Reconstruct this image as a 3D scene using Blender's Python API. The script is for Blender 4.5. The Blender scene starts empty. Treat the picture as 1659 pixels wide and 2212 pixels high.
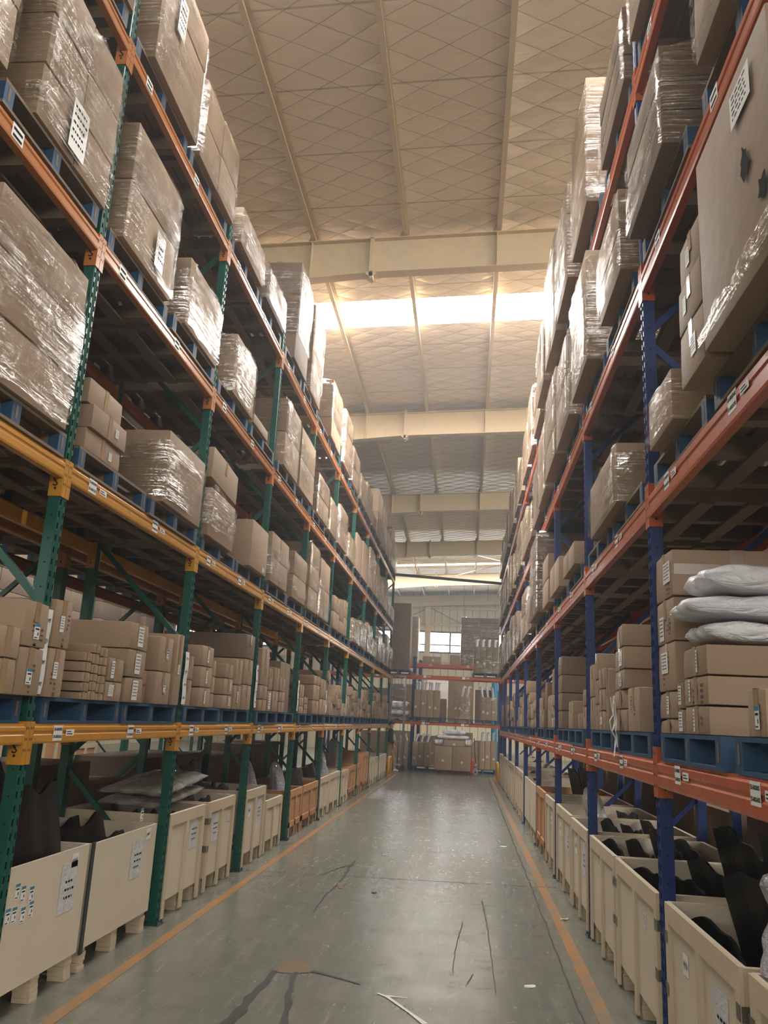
import bpy, bmesh, math, random
from mathutils import Vector, Matrix, Euler
R = random.Random(7)
S = bpy.context.scene
COL = S.collection
PI = math.pi

# ------------------------------------------------------------------ materials
def srgb(r, g, b):
    f = lambda c: (c/255/12.92) if c/255 <= .04045 else ((c/255+.055)/1.055)**2.4
    return (f(r), f(g), f(b), 1)

class NT:
    def __init__(s, name):
        s.m = bpy.data.materials.new(name); s.m.use_nodes = True
        s.t = s.m.node_tree; s.t.nodes.clear()
        s.out = s.n('ShaderNodeOutputMaterial')
    def n(s, typ, ins=None, **kw):
        nd = s.t.nodes.new(typ)
        for k, v in kw.items(): setattr(nd, k, v)
        for k, v in (ins or {}).items():
            if isinstance(v, bpy.types.NodeSocket): s.t.links.new(v, nd.inputs[k])
            else: nd.inputs[k].default_value = v
        return nd
    def link(s, a, b): s.t.links.new(a, b)
    def math(s, op, a, b=None, c=None):
        i = {0: a}
        if b is not None: i[1] = b
        if c is not None: i[2] = c
        return s.n('ShaderNodeMath', i, operation=op).outputs[0]
    def mix(s, fac, a, b, blend='MIX'):
        nd = s.n('ShaderNodeMix', None, data_type='RGBA', blend_type=blend)
        for idx, v in ((0, fac), (6, a), (7, b)):
            if isinstance(v, bpy.types.NodeSocket): s.link(v, nd.inputs[idx])
            else: nd.inputs[idx].default_value = v
        return nd.outputs[2]
    def coord(s, which='Object', scale=(1, 1, 1), rot=(0, 0, 0)):
        c = s.n('ShaderNodeTexCoord').outputs[which]
        return s.n('ShaderNodeMapping', {0: c, 'Scale': scale, 'Rotation': rot}).outputs[0]
    def noise(s, vec, scale=5, detail=4, rough=.55, dist=0):
        return s.n('ShaderNodeTexNoise', {'Vector': vec, 'Scale': scale, 'Detail': detail, 'Roughness': rough, 'Distortion': dist}).outputs[0]
    def ramp(s, fac, stops):
        nd = s.n('ShaderNodeValToRGB', {0: fac}); e = nd.color_ramp.elements
        while len(e) < len(stops): e.new(.5)
        for el, (p, c) in zip(e, stops):
            el.position = p; el.color = c if len(c) == 4 else (*c, 1)
        return nd.outputs[0]
    def rnd(s): return s.n('ShaderNodeObjectInfo').outputs['Random']
    def bump(s, h, strength=.3, dist=.01):
        return s.n('ShaderNodeBump', {'Height': h, 'Strength': strength, 'Distance': dist}).outputs[0]
    def princ(s, **k):
        names = dict(base='Base Color', rough='Roughness', metal='Metallic', normal='Normal', spec='Specular IOR Level', coat='Coat Weight',
                     trans='Transmission Weight', coatr='Coat Roughness', ior='IOR', alpha='Alpha', emc='Emission Color', ems='Emission Strength')
        b = s.n('ShaderNodeBsdfPrincipled', {names[a]: v for a, v in k.items()})
        s.link(b.outputs[0], s.out.inputs[0]); return s.m

M = {}
def g(v): return (v, v, v, 1)

def cardboard(name, c1, c2, rough=.72):
    t = NT(name)
    r = t.rnd()
    v = t.coord('Object')
    base = t.mix(r, c1, c2)
    n1 = t.noise(v, 3.5, 4, .6)
    base = t.mix(t.math('MULTIPLY', n1, .5), base, (c1[0]*.72, c1[1]*.7, c1[2]*.66, 1))
    fine = t.noise(t.coord('Object', (90, 90, 6)), 2, 2)
    base = t.mix(t.math('MULTIPLY', fine, .14), base, (c1[0]*.6, c1[1]*.58, c1[2]*.55, 1))
    wav = t.noise(t.coord('Object', (1, 1, 1)), 9, 3, .5)
    t.princ(base=base, rough=rough, spec=.35, normal=t.bump(wav, .35, .012))
    return t.m
M['card'] = cardboard('corrugated_cardboard', srgb(170, 147, 124), srgb(150, 127, 106))
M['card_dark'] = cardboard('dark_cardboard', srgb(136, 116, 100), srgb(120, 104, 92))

def paint(name, col, rough=.38, wear=.12):
    t = NT(name)
    v = t.coord('Object')
    n = t.noise(v, 6, 5, .6)
    sc = t.noise(t.coord('Object', (3, 3, 3)), 25, 3, .7)
    dark = (col[0]*.45, col[1]*.45, col[2]*.45, 1)
    base = t.mix(t.math('MULTIPLY', n, .4), col, dark)
    m = t.math('GREATER_THAN', sc, .74)
    base = t.mix(t.math('MULTIPLY', m, wear*3), base, (.25, .2, .16, 1))
    t.princ(base=base, rough=t.math('MULTIPLY_ADD', n, .25, rough-.1), spec=.5, normal=t.bump(sc, .06, .004))
    return t.m
M['green'] = paint('green_rack_paint', srgb(12, 84, 72))
M['blue'] = paint('blue_rack_paint', srgb(20, 50, 108))
M['orange'] = paint('orange_beam_paint', srgb(188, 120, 66), .3)
M['yellow'] = paint('yellow_beam_paint', srgb(204, 144, 50), .3)
M['red_orange'] = paint('red_orange_beam_paint', srgb(188, 90, 48), .3)
M['pallet_blue'] = paint('blue_pallet_paint', srgb(32, 74, 108), .6, .3)
M['guard'] = paint('yellow_guard_paint', srgb(224, 168, 50), .4)
M['cream'] = paint('cream_steel_paint', srgb(212, 190, 152), .5, .05)
M['red'] = paint('red_truck_paint', srgb(200, 40, 40), .4)
M['steel'] = paint('grey_steel', srgb(150, 155, 160), .35)
M['dark_steel'] = paint('dark_steel', srgb(45, 55, 55), .45)

def wood(name, c1, c2, stretch=(2, 30, 30), rough=.7):
    t = NT(name)
    n = t.noise(t.coord('Object', stretch), 1.5, 5, .6, .4)
    big = t.noise(t.coord('Object', (1.3, 1.3, 1.3)), 1.5, 3)
    base = t.mix(n, c1, c2)
    base = t.mix(t.math('MULTIPLY', big, .35), base, (c2[0]*.7, c2[1]*.68, c2[2]*.62, 1))
    base = t.mix(t.math('MULTIPLY', t.rnd(), .25), base, c2)
    t.princ(base=base, rough=rough, spec=.3, normal=t.bump(n, .12, .004))
    return t.m
M['wood'] = wood('pallet_timber', srgb(140, 122, 100), srgb(106, 90, 74), (4, 40, 40))
M['ply'] = wood('pale_plywood', srgb(222, 210, 192), srgb(204, 190, 168), (6, 1.2, 3))
M['ply_brown'] = wood('brown_plywood', srgb(206, 160, 118), srgb(176, 126, 86), (6, 2, 10))
M['batten'] = wood('pine_batten', srgb(216, 202, 178), srgb(194, 174, 146), (10, 10, 2))

def film(name, base_fac, streak, tint, rough=.16, milk=.35):
    """clear stretch film: mostly see-through, with wrinkle streaks that shine"""
    t = NT(name)
    uv = t.n('ShaderNodeTexCoord').outputs['UV']
    r = t.rnd()
    ang = t.math('MULTIPLY_ADD', r, .5, -.05)
    rot = t.n('ShaderNodeCombineXYZ', {2: ang}).outputs[0]
    off = t.n('ShaderNodeCombineXYZ', {0: t.math('MULTIPLY', r, 37.0), 1: t.math('MULTIPLY', r, 91.0)}).outputs[0]
    m1 = t.n('ShaderNodeMapping', {0: uv, 'Location': off, 'Rotation': rot, 'Scale': (.7, 44, 1)}).outputs[0]
    m2 = t.n('ShaderNodeMapping', {0: uv, 'Location': off, 'Rotation': (0, 0, -.38), 'Scale': (2.2, 34, 1)}).outputs[0]
    a = t.noise(m1, 1, 4, .62, .5)
    b = t.noise(m2, 1, 3, .6, .7)
    cr = t.noise(t.n('ShaderNodeMapping', {0: uv, 'Location': off}).outputs[0], 5, 5, .65, 1.2)
    h = t.math('ADD', t.math('MULTIPLY', a, .8), t.math('ADD', t.math('MULTIPLY', b, .8), t.math('MULTIPLY', cr, 1.0)))
    nrm = t.bump(h, 1.0, .026)
    ridge = t.math('MULTIPLY', t.math('POWER', t.math('SUBTRACT', 1.0, t.math('MULTIPLY', t.math('ABSOLUTE', t.math('SUBTRACT', a, .5)), 2.0)), 18.0),
                   t.math('MULTIPLY_ADD', cr, 2.6, -.6))
    rb = t.math('POWER', t.math('SUBTRACT', 1.0, t.math('MULTIPLY', t.math('ABSOLUTE', t.math('SUBTRACT', b, .5)), 2.0)), 16.0)
    ridge = t.math('ADD', ridge, t.math('MULTIPLY', rb, t.math('MULTIPLY_ADD', cr, 2.2, -.8)))
    ridge = t.n('ShaderNodeClamp', {0: ridge}).outputs[0]
    fr = t.n('ShaderNodeFresnel', {'IOR': 1.5, 'Normal': nrm}).outputs[0]
    fac = t.math('ADD', t.math('MULTIPLY_ADD', ridge, streak, base_fac), t.math('MULTIPLY', fr, .22))
    patch = t.noise(t.n('ShaderNodeMapping', {0: uv, 'Location': off, 'Scale': (1.1, 2.2, 1)}).outputs[0], 1.3, 3, .6, .8)
    pm = t.n('ShaderNodeMapRange', {0: patch, 1: .36, 2: .62, 3: .10, 4: 1.0}).outputs[0]
    fac = t.math('MULTIPLY', fac, pm)
    fac = t.n('ShaderNodeClamp', {0: fac, 'Max': .92}).outputs[0]
    gl = t.n('ShaderNodeBsdfGlossy', {'Color': tint, 'Roughness': rough, 'Normal': nrm})
    df = t.n('ShaderNodeBsdfDiffuse', {'Color': tint, 'Normal': nrm})
    sh = t.n('ShaderNodeMixShader', {0: milk, 1: gl.outputs[0], 2: df.outputs[0]})
    tr = t.n('ShaderNodeBsdfTransparent', {'Color': (.95, .94, .92, 1)})
    mx = t.n('ShaderNodeMixShader', {0: fac, 1: tr.outputs[0], 2: sh.outputs[0]})
    t.link(mx.outputs[0], t.out.inputs[0]); return t.m
M['film'] = film('clear_stretch_film', .0, .90, (.98, .96, .92, 1), .14, .0)
M['film_milky'] = film('milky_plastic_film', .55, .30, (.86, .87, .90, 1), .25, .55)

def simple(name, col, rough=.6, **k):
    t = NT(name); return t.princ(base=col, rough=rough, **k)
M['paper'] = simple('white_paper', srgb(226, 226, 222), .55)
M['ink'] = simple('black_ink', srgb(34, 32, 30), .9, spec=.1)
M['brown_ink'] = simple('brown_print', srgb(92, 70, 52), .7)
M['teal'] = simple('teal_label_print', srgb(50, 130, 150), .5)
M['hole'] = simple('dark_slot', srgb(18, 20, 20), .8)
M['rubber'] = simple('black_rubber', srgb(28, 28, 28), .6)
M['black_plastic'] = simple('black_plastic', srgb(16, 16, 18), .42, spec=.3)
M['tape'] = simple('brown_packing_tape', srgb(158, 130, 100), .18, spec=.6)
M['tape_dark'] = simple('aged_packing_tape', srgb(132, 104, 78), .25, spec=.6)
M['straw'] = simple('straw_board', srgb(200, 190, 160), .8)
M['clip'] = simple('dull_metal_clip', srgb(120, 118, 105), .4, metal=.7)
M['cyan'] = simple('cyan_plastic', srgb(60, 160, 200), .4)
M['skin'] = simple('skin', srgb(200, 150, 122), .6)
M['jacket'] = simple('black_jacket_cloth', srgb(34, 34, 40), .85)
M['trousers'] = simple('tan_trouser_cloth', srgb(150, 120, 96), .85)
M['hair'] = simple('black_hair', srgb(22, 20, 20), .6)

def make_floor():
    t = NT('polished_concrete')
    v = t.coord('Object')
    a = t.noise(v, .55, 6, .62, .4)
    b = t.noise(v, 3.2, 6, .68, .3)
    st = t.noise(t.coord('Object', (9, .9, 1)), 1.2, 5, .7, .6)
    st2 = t.noise(t.coord('Object', (.8, 5, 1)), 1.1, 5, .7, .6)
    c = t.mix(a, srgb(108, 108, 98), srgb(134, 133, 120))
    c = t.mix(t.ramp(b, [(.35, g(0)), (.7, g(.55))]), c, srgb(88, 88, 80))
    c = t.mix(t.ramp(st, [(.5, g(0)), (.75, g(.4))]), c, srgb(154, 150, 134))
    c = t.mix(t.ramp(st2, [(.55, g(0)), (.8, g(.5))]), c, srgb(78, 78, 72))
    sp = t.noise(v, 38, 2, .5)
    c = t.mix(t.ramp(sp, [(.66, g(0)), (.72, g(.45))]), c, srgb(70, 70, 68))
    ro = t.math('ADD', t.math('MULTIPLY_ADD', b, .28, .03), t.math('MULTIPLY', st, .14))
    t.princ(base=c, rough=ro, spec=.55, normal=t.bump(t.math('ADD', b, t.math('MULTIPLY', st2, .6)), .10, .01))
    return t.m
M['floor'] = make_floor()

def floor_paint():
    t = NT('worn_orange_line_paint')
    v = t.coord('Object')
    n = t.noise(t.coord('Object', (1, .5, 1)), 5, 6, .7, .5)
    n2 = t.noise(v, 1.0, 3)
    c = t.mix(n2, srgb(172, 122, 68), srgb(156, 106, 62))
    c = t.mix(t.ramp(n, [(.40, g(0)), (.62, g(.85))]), c, srgb(126, 118, 102))
    t.princ(base=c, rough=.35, spec=.5); return t.m
M['floor_line'] = floor_paint()
M['joint'] = simple('joint_filler', srgb(66, 64, 60), .8)
M['crack'] = simple('crack_filler', srgb(46, 42, 36), .7)
M['patch'] = simple('brown_repair_mortar', srgb(120, 100, 76), .35)
M['white_paint'] = simple('chipped_white_paint', srgb(214, 212, 200), .4)

def ceiling_mat():
    t = NT('quilted_roof_insulation')
    c = t.n('ShaderNodeTexCoord').outputs['Object']
    sx = t.n('ShaderNodeSeparateXYZ', {0: c}); x, y = sx.outputs[0], sx.outputs[1]
    wob = t.noise(c, 1.2, 2)
    yy = t.math('MULTIPLY_ADD', wob, .10, y)
    p = t.math('ADD', t.math('MULTIPLY', x, 1.35), t.math('MULTIPLY', yy, 2.3))
    q = t.math('SUBTRACT', t.math('MULTIPLY', x, 1.35), t.math('MULTIPLY', yy, 2.3))
    def line(s, w):
        d = t.math('ABSOLUTE', t.math('SUBTRACT', t.math('FRACT', s), .5))
        return t.math('GREATER_THAN', d, .5-w), d
    l1, d1 = line(p, .013); l2, d2 = line(q, .013)
    ls, ds = line(t.math('MULTIPLY', y, .82), .012)
    ln = t.math('MAXIMUM', l1, l2)
    pill = t.math('MULTIPLY', t.math('POWER', t.math('SUBTRACT', .5, d1), .45), t.math('POWER', t.math('SUBTRACT', .5, d2), .45))
    big = t.noise(t.coord('Object', (.7, 3.0, 1)), 2.0, 4, .6)
    h = t.math('ADD', t.math('MULTIPLY', pill, 1.4), t.math('MULTIPLY', big, .9))
    base = t.mix(big, srgb(240, 226, 204), srgb(228, 212, 188))
    base = t.mix(t.math('MULTIPLY', ln, .55), base, srgb(120, 106, 88))
    base = t.mix(t.math('MULTIPLY', ls, .45), base, srgb(110, 98, 82))
    t.princ(base=base, rough=.36, metal=.12, spec=.6, normal=t.bump(h, .9, .06))
    return t.m
M['ceiling'] = ceiling_mat()

def siding():
    t = NT('ribbed_wall_sheet')
    c = t.n('ShaderNodeTexCoord').outputs['Object']
    sx = t.n('ShaderNodeSeparateXYZ', {0: c})
    d = t.math('ABSOLUTE', t.math('SUBTRACT', t.math('FRACT', t.math('MULTIPLY', t.math('ADD', sx.outputs[0], sx.outputs[1]), 2.2)), .5))
    ln = t.math('GREATER_THAN', d, .45)
    base = t.mix(ln, srgb(206, 194, 166), srgb(146, 138, 120))
    t.princ(base=base, rough=.5, normal=t.bump(d, .5, .02)); return t.m
M['siding'] = siding()

def emit(name, col, st):
    t = NT(name)
    e = t.n('ShaderNodeEmission', {'Color': col, 'Strength': st})
    t.link(e.outputs[0], t.out.inputs[0]); return t.m
SKY_STRENGTH = 60
M['skylight'] = emit('daylit_skylight_sheet', (1, .985, .96, 1), SKY_STRENGTH)
M['window'] = emit('daylit_window_pane', (.93, .97, 1, 1), 9)
M['window_dim'] = emit('shaded_window_pane', (1, .985, .955, 1), 14)  # emitter of the added band and strip that brighten the roof

# ------------------------------------------------------------------ mesh building
class MB:
    def __init__(s): s.v = []; s.f = []; s.mi = []
    def quad(s, pts, mi=0):
        b = len(s.v); s.v.extend(tuple(p) for p in pts); s.f.append(tuple(range(b, b+len(pts)))); s.mi.append(mi)
    def hexa(s, c, mi=0):
        """eight corners: bottom ring then top ring, anticlockwise from above"""
        b = len(s.v); s.v.extend(tuple(p) for p in c)
        for f in ((3, 2, 1, 0), (4, 5, 6, 7), (0, 1, 5, 4), (1, 2, 6, 5), (2, 3, 7, 6), (3, 0, 4, 7)):
            s.f.append(tuple(b+i for i in f)); s.mi.append(mi)
    def box(s, x0, x1, y0, y1, z0, z1, mi=0):
        s.hexa([(x0, y0, z0), (x1, y0, z0), (x1, y1, z0), (x0, y1, z0), (x0, y0, z1), (x1, y0, z1), (x1, y1, z1), (x0, y1, z1)], mi)
    def bar(s, a, b, w, h, up=(0, 0, 1), mi=0):
        """square bar from a to b, w wide and h high"""
        a, b = Vector(a), Vector(b); d = (b-a).normalized()
        u = Vector(up)
        if abs(d.dot(u)) > .98: u = Vector((1, 0, 0))
        r = d.cross(u).normalized(); u = r.cross(d).normalized()
        c = []
        for p in (a, b):
            for sx, sz in ((-1, -1), (1, -1), (1, 1), (-1, 1)):
                c.append(p + r*sx*w/2 + u*sz*h/2)
        s.hexa(c, mi)
    def extrude(s, prof, a, b, mi=0, axis='Y'):
        """closed profile of (p, q) pairs extruded along Y (p=x, q=z) or X (p=y, q=z)"""
        n = len(prof); base = len(s.v)
        for t in (a, b):
            for p, q in prof: s.v.append((p, t, q) if axis == 'Y' else (t, p, q))
        for i in range(n):
            j = (i+1) % n
            s.f.append((base+i, base+j, base+n+j, base+n+i)); s.mi.append(mi)
        s.f.append(tuple(base+i for i in range(n))[::-1]); s.mi.append(mi)
        s.f.append(tuple(base+n+i for i in range(n))); s.mi.append(mi)
    def tube(s, pts, r, n=8, mi=0, cap=True, rads=None):
        pts = [Vector(p) for p in pts]; base = len(s.v); k = len(pts)
        prev = None
        for i, p in enumerate(pts):
            d = (pts[min(i+1, k-1)] - pts[max(i-1, 0)]).normalized()
            ref = Vector((0, 0, 1)) if abs(d.z) < .9 else Vector((1, 0, 0))
            u = d.cross(ref).normalized() if prev is None else (prev - d*prev.dot(d)).normalized()
            prev = u; w = d.cross(u)
            rr = rads[i] if rads else r
            for j in range(n):
                a = 2*PI*j/n
                s.v.append(tuple(p + u*math.cos(a)*rr + w*math.sin(a)*rr))
        for i in range(k-1):
            for j in range(n):
                j2 = (j+1) % n
                s.f.append((base+i*n+j, base+i*n+j2, base+(i+1)*n+j2, base+(i+1)*n+j)); s.mi.append(mi)
        if cap:
            s.f.append(tuple(base+j for j in range(n))[::-1]); s.mi.append(mi)
            s.f.append(tuple(base+(k-1)*n+j for j in range(n))); s.mi.append(mi)
    def mesh(s, name, mats, smooth=False, uv=None):
        me = bpy.data.meshes.new(name); me.from_pydata(s.v, [], s.f); 
        for m in mats: me.materials.append(M[m])
        me.polygons.foreach_set('material_index', s.mi)
        bm = bmesh.new(); bm.from_mesh(me); bmesh.ops.recalc_face_normals(bm, faces=bm.faces); bm.to_mesh(me); bm.free()
        if smooth: me.polygons.foreach_set('use_smooth', [True]*len(me.polygons))
        me.update(); return me

def obj(name, me, parent=None, loc=None, rot=None):
    o = bpy.data.objects.new(name, me); COL.objects.link(o)
    if parent is not None: o.parent = parent
    if loc is not None: o.location = loc
    if rot is not None: o.rotation_euler = rot
    return o
def tag(o, label, cat, group=None, kind=None):
    o['label'] = label; o['category'] = cat
    if group: o['group'] = group
    if kind: o['kind'] = kind
    return o
def struct(name, me, label=None):
    o = obj(name, me); o['kind'] = 'structure'
    if label: o['label'] = label
    return o
def empty(name, loc=(0, 0, 0), rot=(0, 0, 0)):
    o = bpy.data.objects.new(name, None); COL.objects.link(o); o.location = loc; o.rotation_euler = rot
    o.empty_display_size = .1; return o
def smooth_mod(o, lv=1):
    m = o.modifiers.new('round', 'SUBSURF'); m.levels = lv; m.render_levels = lv

ORD = ['first', 'second', 'third', 'fourth', 'fifth', 'sixth', 'seventh', 'eighth', 'ninth', 'tenth', 'eleventh', 'twelfth', 'thirteenth', 'fourteenth', 'fifteenth']
SHELF = {1: 'lowest shelf', 2: 'second shelf', 3: 'third shelf', 4: 'top shelf'}
RACKNAME = {'L': 'green rack', 'R': 'blue rack'}

_box_cache = {}
def box_mesh(dx, dy, dz, mat='card', seed=0, worn=.004):
    """a carton body: bevelled box standing on z=0, centred in x and y, its faces a little bowed"""
    key = (round(dx, 2), round(dy, 2), round(dz, 2), mat, seed % 3, worn)
    if key in _box_cache: return _box_cache[key]
    rr = random.Random(hash(key) & 0xffff)
    bm = bmesh.new()
    bmesh.ops.create_cube(bm, size=1)
    for v in bm.verts:
        v.co.x *= dx; v.co.y *= dy; v.co.z = (v.co.z+.5)*dz
    bmesh.ops.subdivide_edges(bm, edges=bm.edges[:], cuts=1, use_grid_fill=True)
    for v in bm.verts:
        k = [abs(v.co.x) > dx/2-1e-4, abs(v.co.y) > dy/2-1e-4, v.co.z > dz-1e-4 or v.co.z < 1e-4]
        if sum(k) == 1:
            if k[0]: v.co.x -= math.copysign(rr.uniform(.2, 1)*worn, v.co.x)
            if k[1]: v.co.y -= math.copysign(rr.uniform(.2, 1)*worn, v.co.y)
        elif sum(k) == 3 and v.co.z > .01:
            v.co.x -= math.copysign(rr.uniform(0, 1)*worn*1.2, v.co.x); v.co.y -= math.copysign(rr.uniform(0, 1)*worn*1.2, v.co.y)
            v.co.z -= rr.uniform(0, 1)*worn
    sharp = [e for e in bm.edges if e.calc_face_angle(0) > .9]
    off = min(.010, .06*min(dx, dy, dz))
    bmesh.ops.bevel(bm, geom=sharp, offset=off, segments=2, affect='EDGES', profile=.6)
    me = bpy.data.meshes.new('carton_body'); bm.to_mesh(me); bm.free()
    me.materials.append(M[mat]); me.polygons.foreach_set('use_smooth', [True]*len(me.polygons))
    try: me.set_sharp_from_angle(angle=.6)
    except Exception: pass
    _box_cache[key] = me
    return me

_pm = {}
def paper_mesh(w, h, kind):
    """thin sheet in local (u right, v up) = (x, z), facing -y; printed lines are part of the sheet's look"""
    key = (round(w, 3), round(h, 3), kind)
    if key in _pm: return _pm[key]
    b = MB(); t = .0012
    b.box(-w/2, w/2, -t, 0, -h/2, h/2, 0)
    rr = random.Random(int(w*1000+h*77))
    e = t+.0006
    def bar(x0, x1, z0, z1, mi): b.quad([(x0, -e, z0), (x1, -e, z0), (x1, -e, z1), (x0, -e, z1)], mi)
    if kind == 'teal':
        bar(-w/2, w/2, h*.30, h/2, 2)
        bar(-w*.36, w*.36, h*.10, h*.20, 1)
        bar(w*.12, w*.3, -h*.25, -h*.05, 1)
        bar(-w*.4, w*.2, -h*.42, -h*.36, 1)
    elif kind in ('text', 'pouch'):
        n = 5
        for i in range(n):
            z = h*.34 - i*h*.16
            x = -w*.4 if kind != 'pouch' else -w*.2
            if kind == 'pouch': z -= h*.25
            while x < w*.3:
                l = rr.uniform(.05, .16)*w
                bar(x, min(x+l, w*.42), z, z+h*.05, 1); x += l+w*.05
            if kind == 'pouch' and i > 1: break
    elif kind == 'scrawl':
        for i in range(9):
            x = -w*.4+i*w*.085; z = rr.uniform(-.1, .12)*h
            bar(x, x+w*.035, z-h*rr.uniform(.08, .2), z+h*.14, 1)
            if rr.random() < .6: bar(x, x+w*.07, z, z+h*.05, 1)
    me = b.mesh('sheet', ['film_paper' if kind == 'pouch' else 'paper', 'ink', 'teal'])
    _pm[key] = me
    return me
def pouch_mat():
    t = NT('document_pouch')
    n = t.noise(t.coord('Object'), 14, 4, .6, .8)
    t.princ(base=t.mix(n, srgb(228, 228, 230), srgb(178, 178, 182)), rough=.22, spec=.6, normal=t.bump(n, .6, .02)); return t.m
M['film_paper'] = pouch_mat()

def face_rot(side): return (0, 0, PI/2 if side == 'L' else -PI/2)   # local -y turns towards the aisle

def text_mesh(txt, size, mat='ink', bold=0.0):
    cu = bpy.data.curves.new('lettering', 'FONT'); cu.body = txt; cu.size = size; cu.align_x = 'CENTER'; cu.align_y = 'CENTER'
    cu.offset = bold; cu.extrude = 0; cu.resolution_u = 2
    o = bpy.data.objects.new('lettering', cu); COL.objects.link(o)
    bpy.context.view_layer.update()
    me = bpy.data.meshes.new_from_object(o.evaluated_get(bpy.context.evaluated_depsgraph_get()))
    bpy.data.objects.remove(o)
    for v in me.vertices: v.co = (v.co.x, -v.co.z-.0022, v.co.y)     # stand it up, facing -y
    me.materials.clear(); me.materials.append(M[mat]); return me
EXPOSURE = 0.32
# ------------------------------------------------------------------ the hall
XW0, XW1, YW0, YW1 = -17.0, 13.0, -14.0, 49.7
def roof_z(x): return 9.52 + .05*x             # underside of the insulation
SKY = [(5.85, 6.15), (13.9, 14.95), (36.7, 37.15), (40.35, 40.75)]
b = MB(); b.box(XW0-.2, XW1+.2, YW0-.2, YW1+.2, -.2, 0); struct('floor', b.mesh('floor', ['floor']), 'grey polished concrete floor with scuffs')
b = MB(); ys = [YW0-.2] + [v for s in SKY for v in s] + [YW1+.2]
def slab(b, y0, y1, th=.06, spans=((XW0-.2, XW1+.2),)):
    for x0, x1 in spans:
        b.hexa([(x0, y0, roof_z(x0)), (x1, y0, roof_z(x1)), (x1, y1, roof_z(x1)), (x0, y1, roof_z(x0)),
                (x0, y0, roof_z(x0)+th), (x1, y0, roof_z(x1)+th), (x1, y1, roof_z(x1)+th), (x0, y1, roof_z(x0)+th)])
SX0, SX1 = -7.0, 5.2                          # the strips stop at these lines
for i in range(0, len(ys), 2): slab(b, ys[i], ys[i+1])
for a, c in SKY: slab(b, a, c, spans=((XW0-.2, SX0), (SX1, XW1+.2)))
struct('ceiling', b.mesh('ceiling', ['ceiling']), 'beige quilted roof insulation crossed by a diamond mesh')
for i, (a, c) in enumerate(SKY):
    b = MB()
    b.quad([(SX0, a-.02, roof_z(SX0)+.05), (SX0, c+.02, roof_z(SX0)+.05), (SX1, c+.02, roof_z(SX1)+.05), (SX1, a-.02, roof_z(SX1)+.05)])
    struct('window_%d' % (i+1), b.mesh('skylight', ['skylight']), 'glowing white skylight strip across the roof')
# purlins along the hall
k = 0
px = -2.6 - 1.48*9
while px < XW1:
    z = roof_z(px) - .21
    b = MB()
    prof = [(px-.035, z), (px+.035, z), (px+.035, z+.02), (px-.02, z+.02), (px-.02, z+.19), (px+.035, z+.19), (px+.035, z+.205), (px-.035, z+.205)]
    b.extrude(prof, YW0, YW1)
    k += 1
    struct('trim_%d' % k, b.mesh('purlin', ['cream']), 'cream steel purlin running along the roof')
    px += 1.48
PURLINS = [-2.6-1.48*9+1.48*i for i in range(k)]
# rafters across the hall
RAFTERS = [-11.2, -3.6, 4.0-.0, 11.6, 19.2, 26.7, 34.2, 42.0, 49.3]
for i, y in enumerate(RAFTERS):
    b = MB()
    def low(x):        # depth of the web: haunched left of the splice
        d = .60
        if x < -1.65: d += (-1.65-x)*.05
        return roof_z(x)-.235-d
    xs = [XW0, -8, -5, -3.2, -1.65, 1, 5, XW1]
    for x0, x1 in zip(xs, xs[1:]):
        t0, t1, l0, l1 = roof_z(x0)-.225, roof_z(x1)-.225, low(x0), low(x1)
        for (dy, za0, za1, zb0, zb1) in ((.006, l0, l1, t0, t1), (.10, l0, l1, l0+.014, l1+.014), (.10, t0-.014, t1-.014, t0, t1)):
            b.hexa([(x0, y-dy, za0), (x1, y-dy, za1), (x1, y+dy, za1), (x0, y+dy, za0), (x0, y-dy, zb0), (x1, y-dy, zb1), (x1, y+dy, zb1), (x0, y+dy, zb0)])
    for sx in (-1.65,):                     # bolted splice plates standing proud
        b.box(sx-.03, sx+.03, y-.10, y+.10, low(sx)-.07, roof_z(sx)-.16)
        b.quad([(sx-.10, y-.10, low(sx)-.005), (sx, y-.10, low(sx)-.10), (sx+.10, y-.10, low(sx)-.005)])
        b.quad([(sx-.10, y+.10, low(sx)-.005), (sx, y+.10, low(sx)-.10), (sx+.10, y+.10, low(sx)-.005)])
    for p in PURLINS:                        # stiffeners and cleats under the purlins
        if -9 < p < 7:
            if abs(p+2.6) < .1 or abs(p-.36) < .1: b.box(p-.035, p-.02, y-.09, y+.09, low(p), roof_z(p)-.22)
            b.hexa([(p-.12, y-.02, roof_z(p)-.225), (p-.03, y-.02, roof_z(p)-.225), (p-.03, y+.02, roof_z(p)-.225), (p-.12, y+.02, roof_z(p)-.225),
                    (p-.05, y-.02, roof_z(p)-.05), (p-.03, y-.02, roof_z(p)-.05), (p-.03, y+.02, roof_z(p)-.05), (p-.05, y+.02, roof_z(p)-.05)])
    struct('beam_%d' % (i+1), b.mesh('rafter', ['cream']), 'deep cream steel roof beam spanning the hall')
# cross bracing cables under the far roof bay
for i, (xa, xb) in enumerate(((-1.13, 4.8), (4.8, -1.13))):
    b = MB(); b.tube([(xa, 34.3, roof_z(xa)-.45), (xb, 41.9, roof_z(xb)-.45)], .02, 6)
    struct('trim_%d' % (50+i), b.mesh('bracing_rod', ['cream']), 'thin cream bracing rod under the roof')
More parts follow.
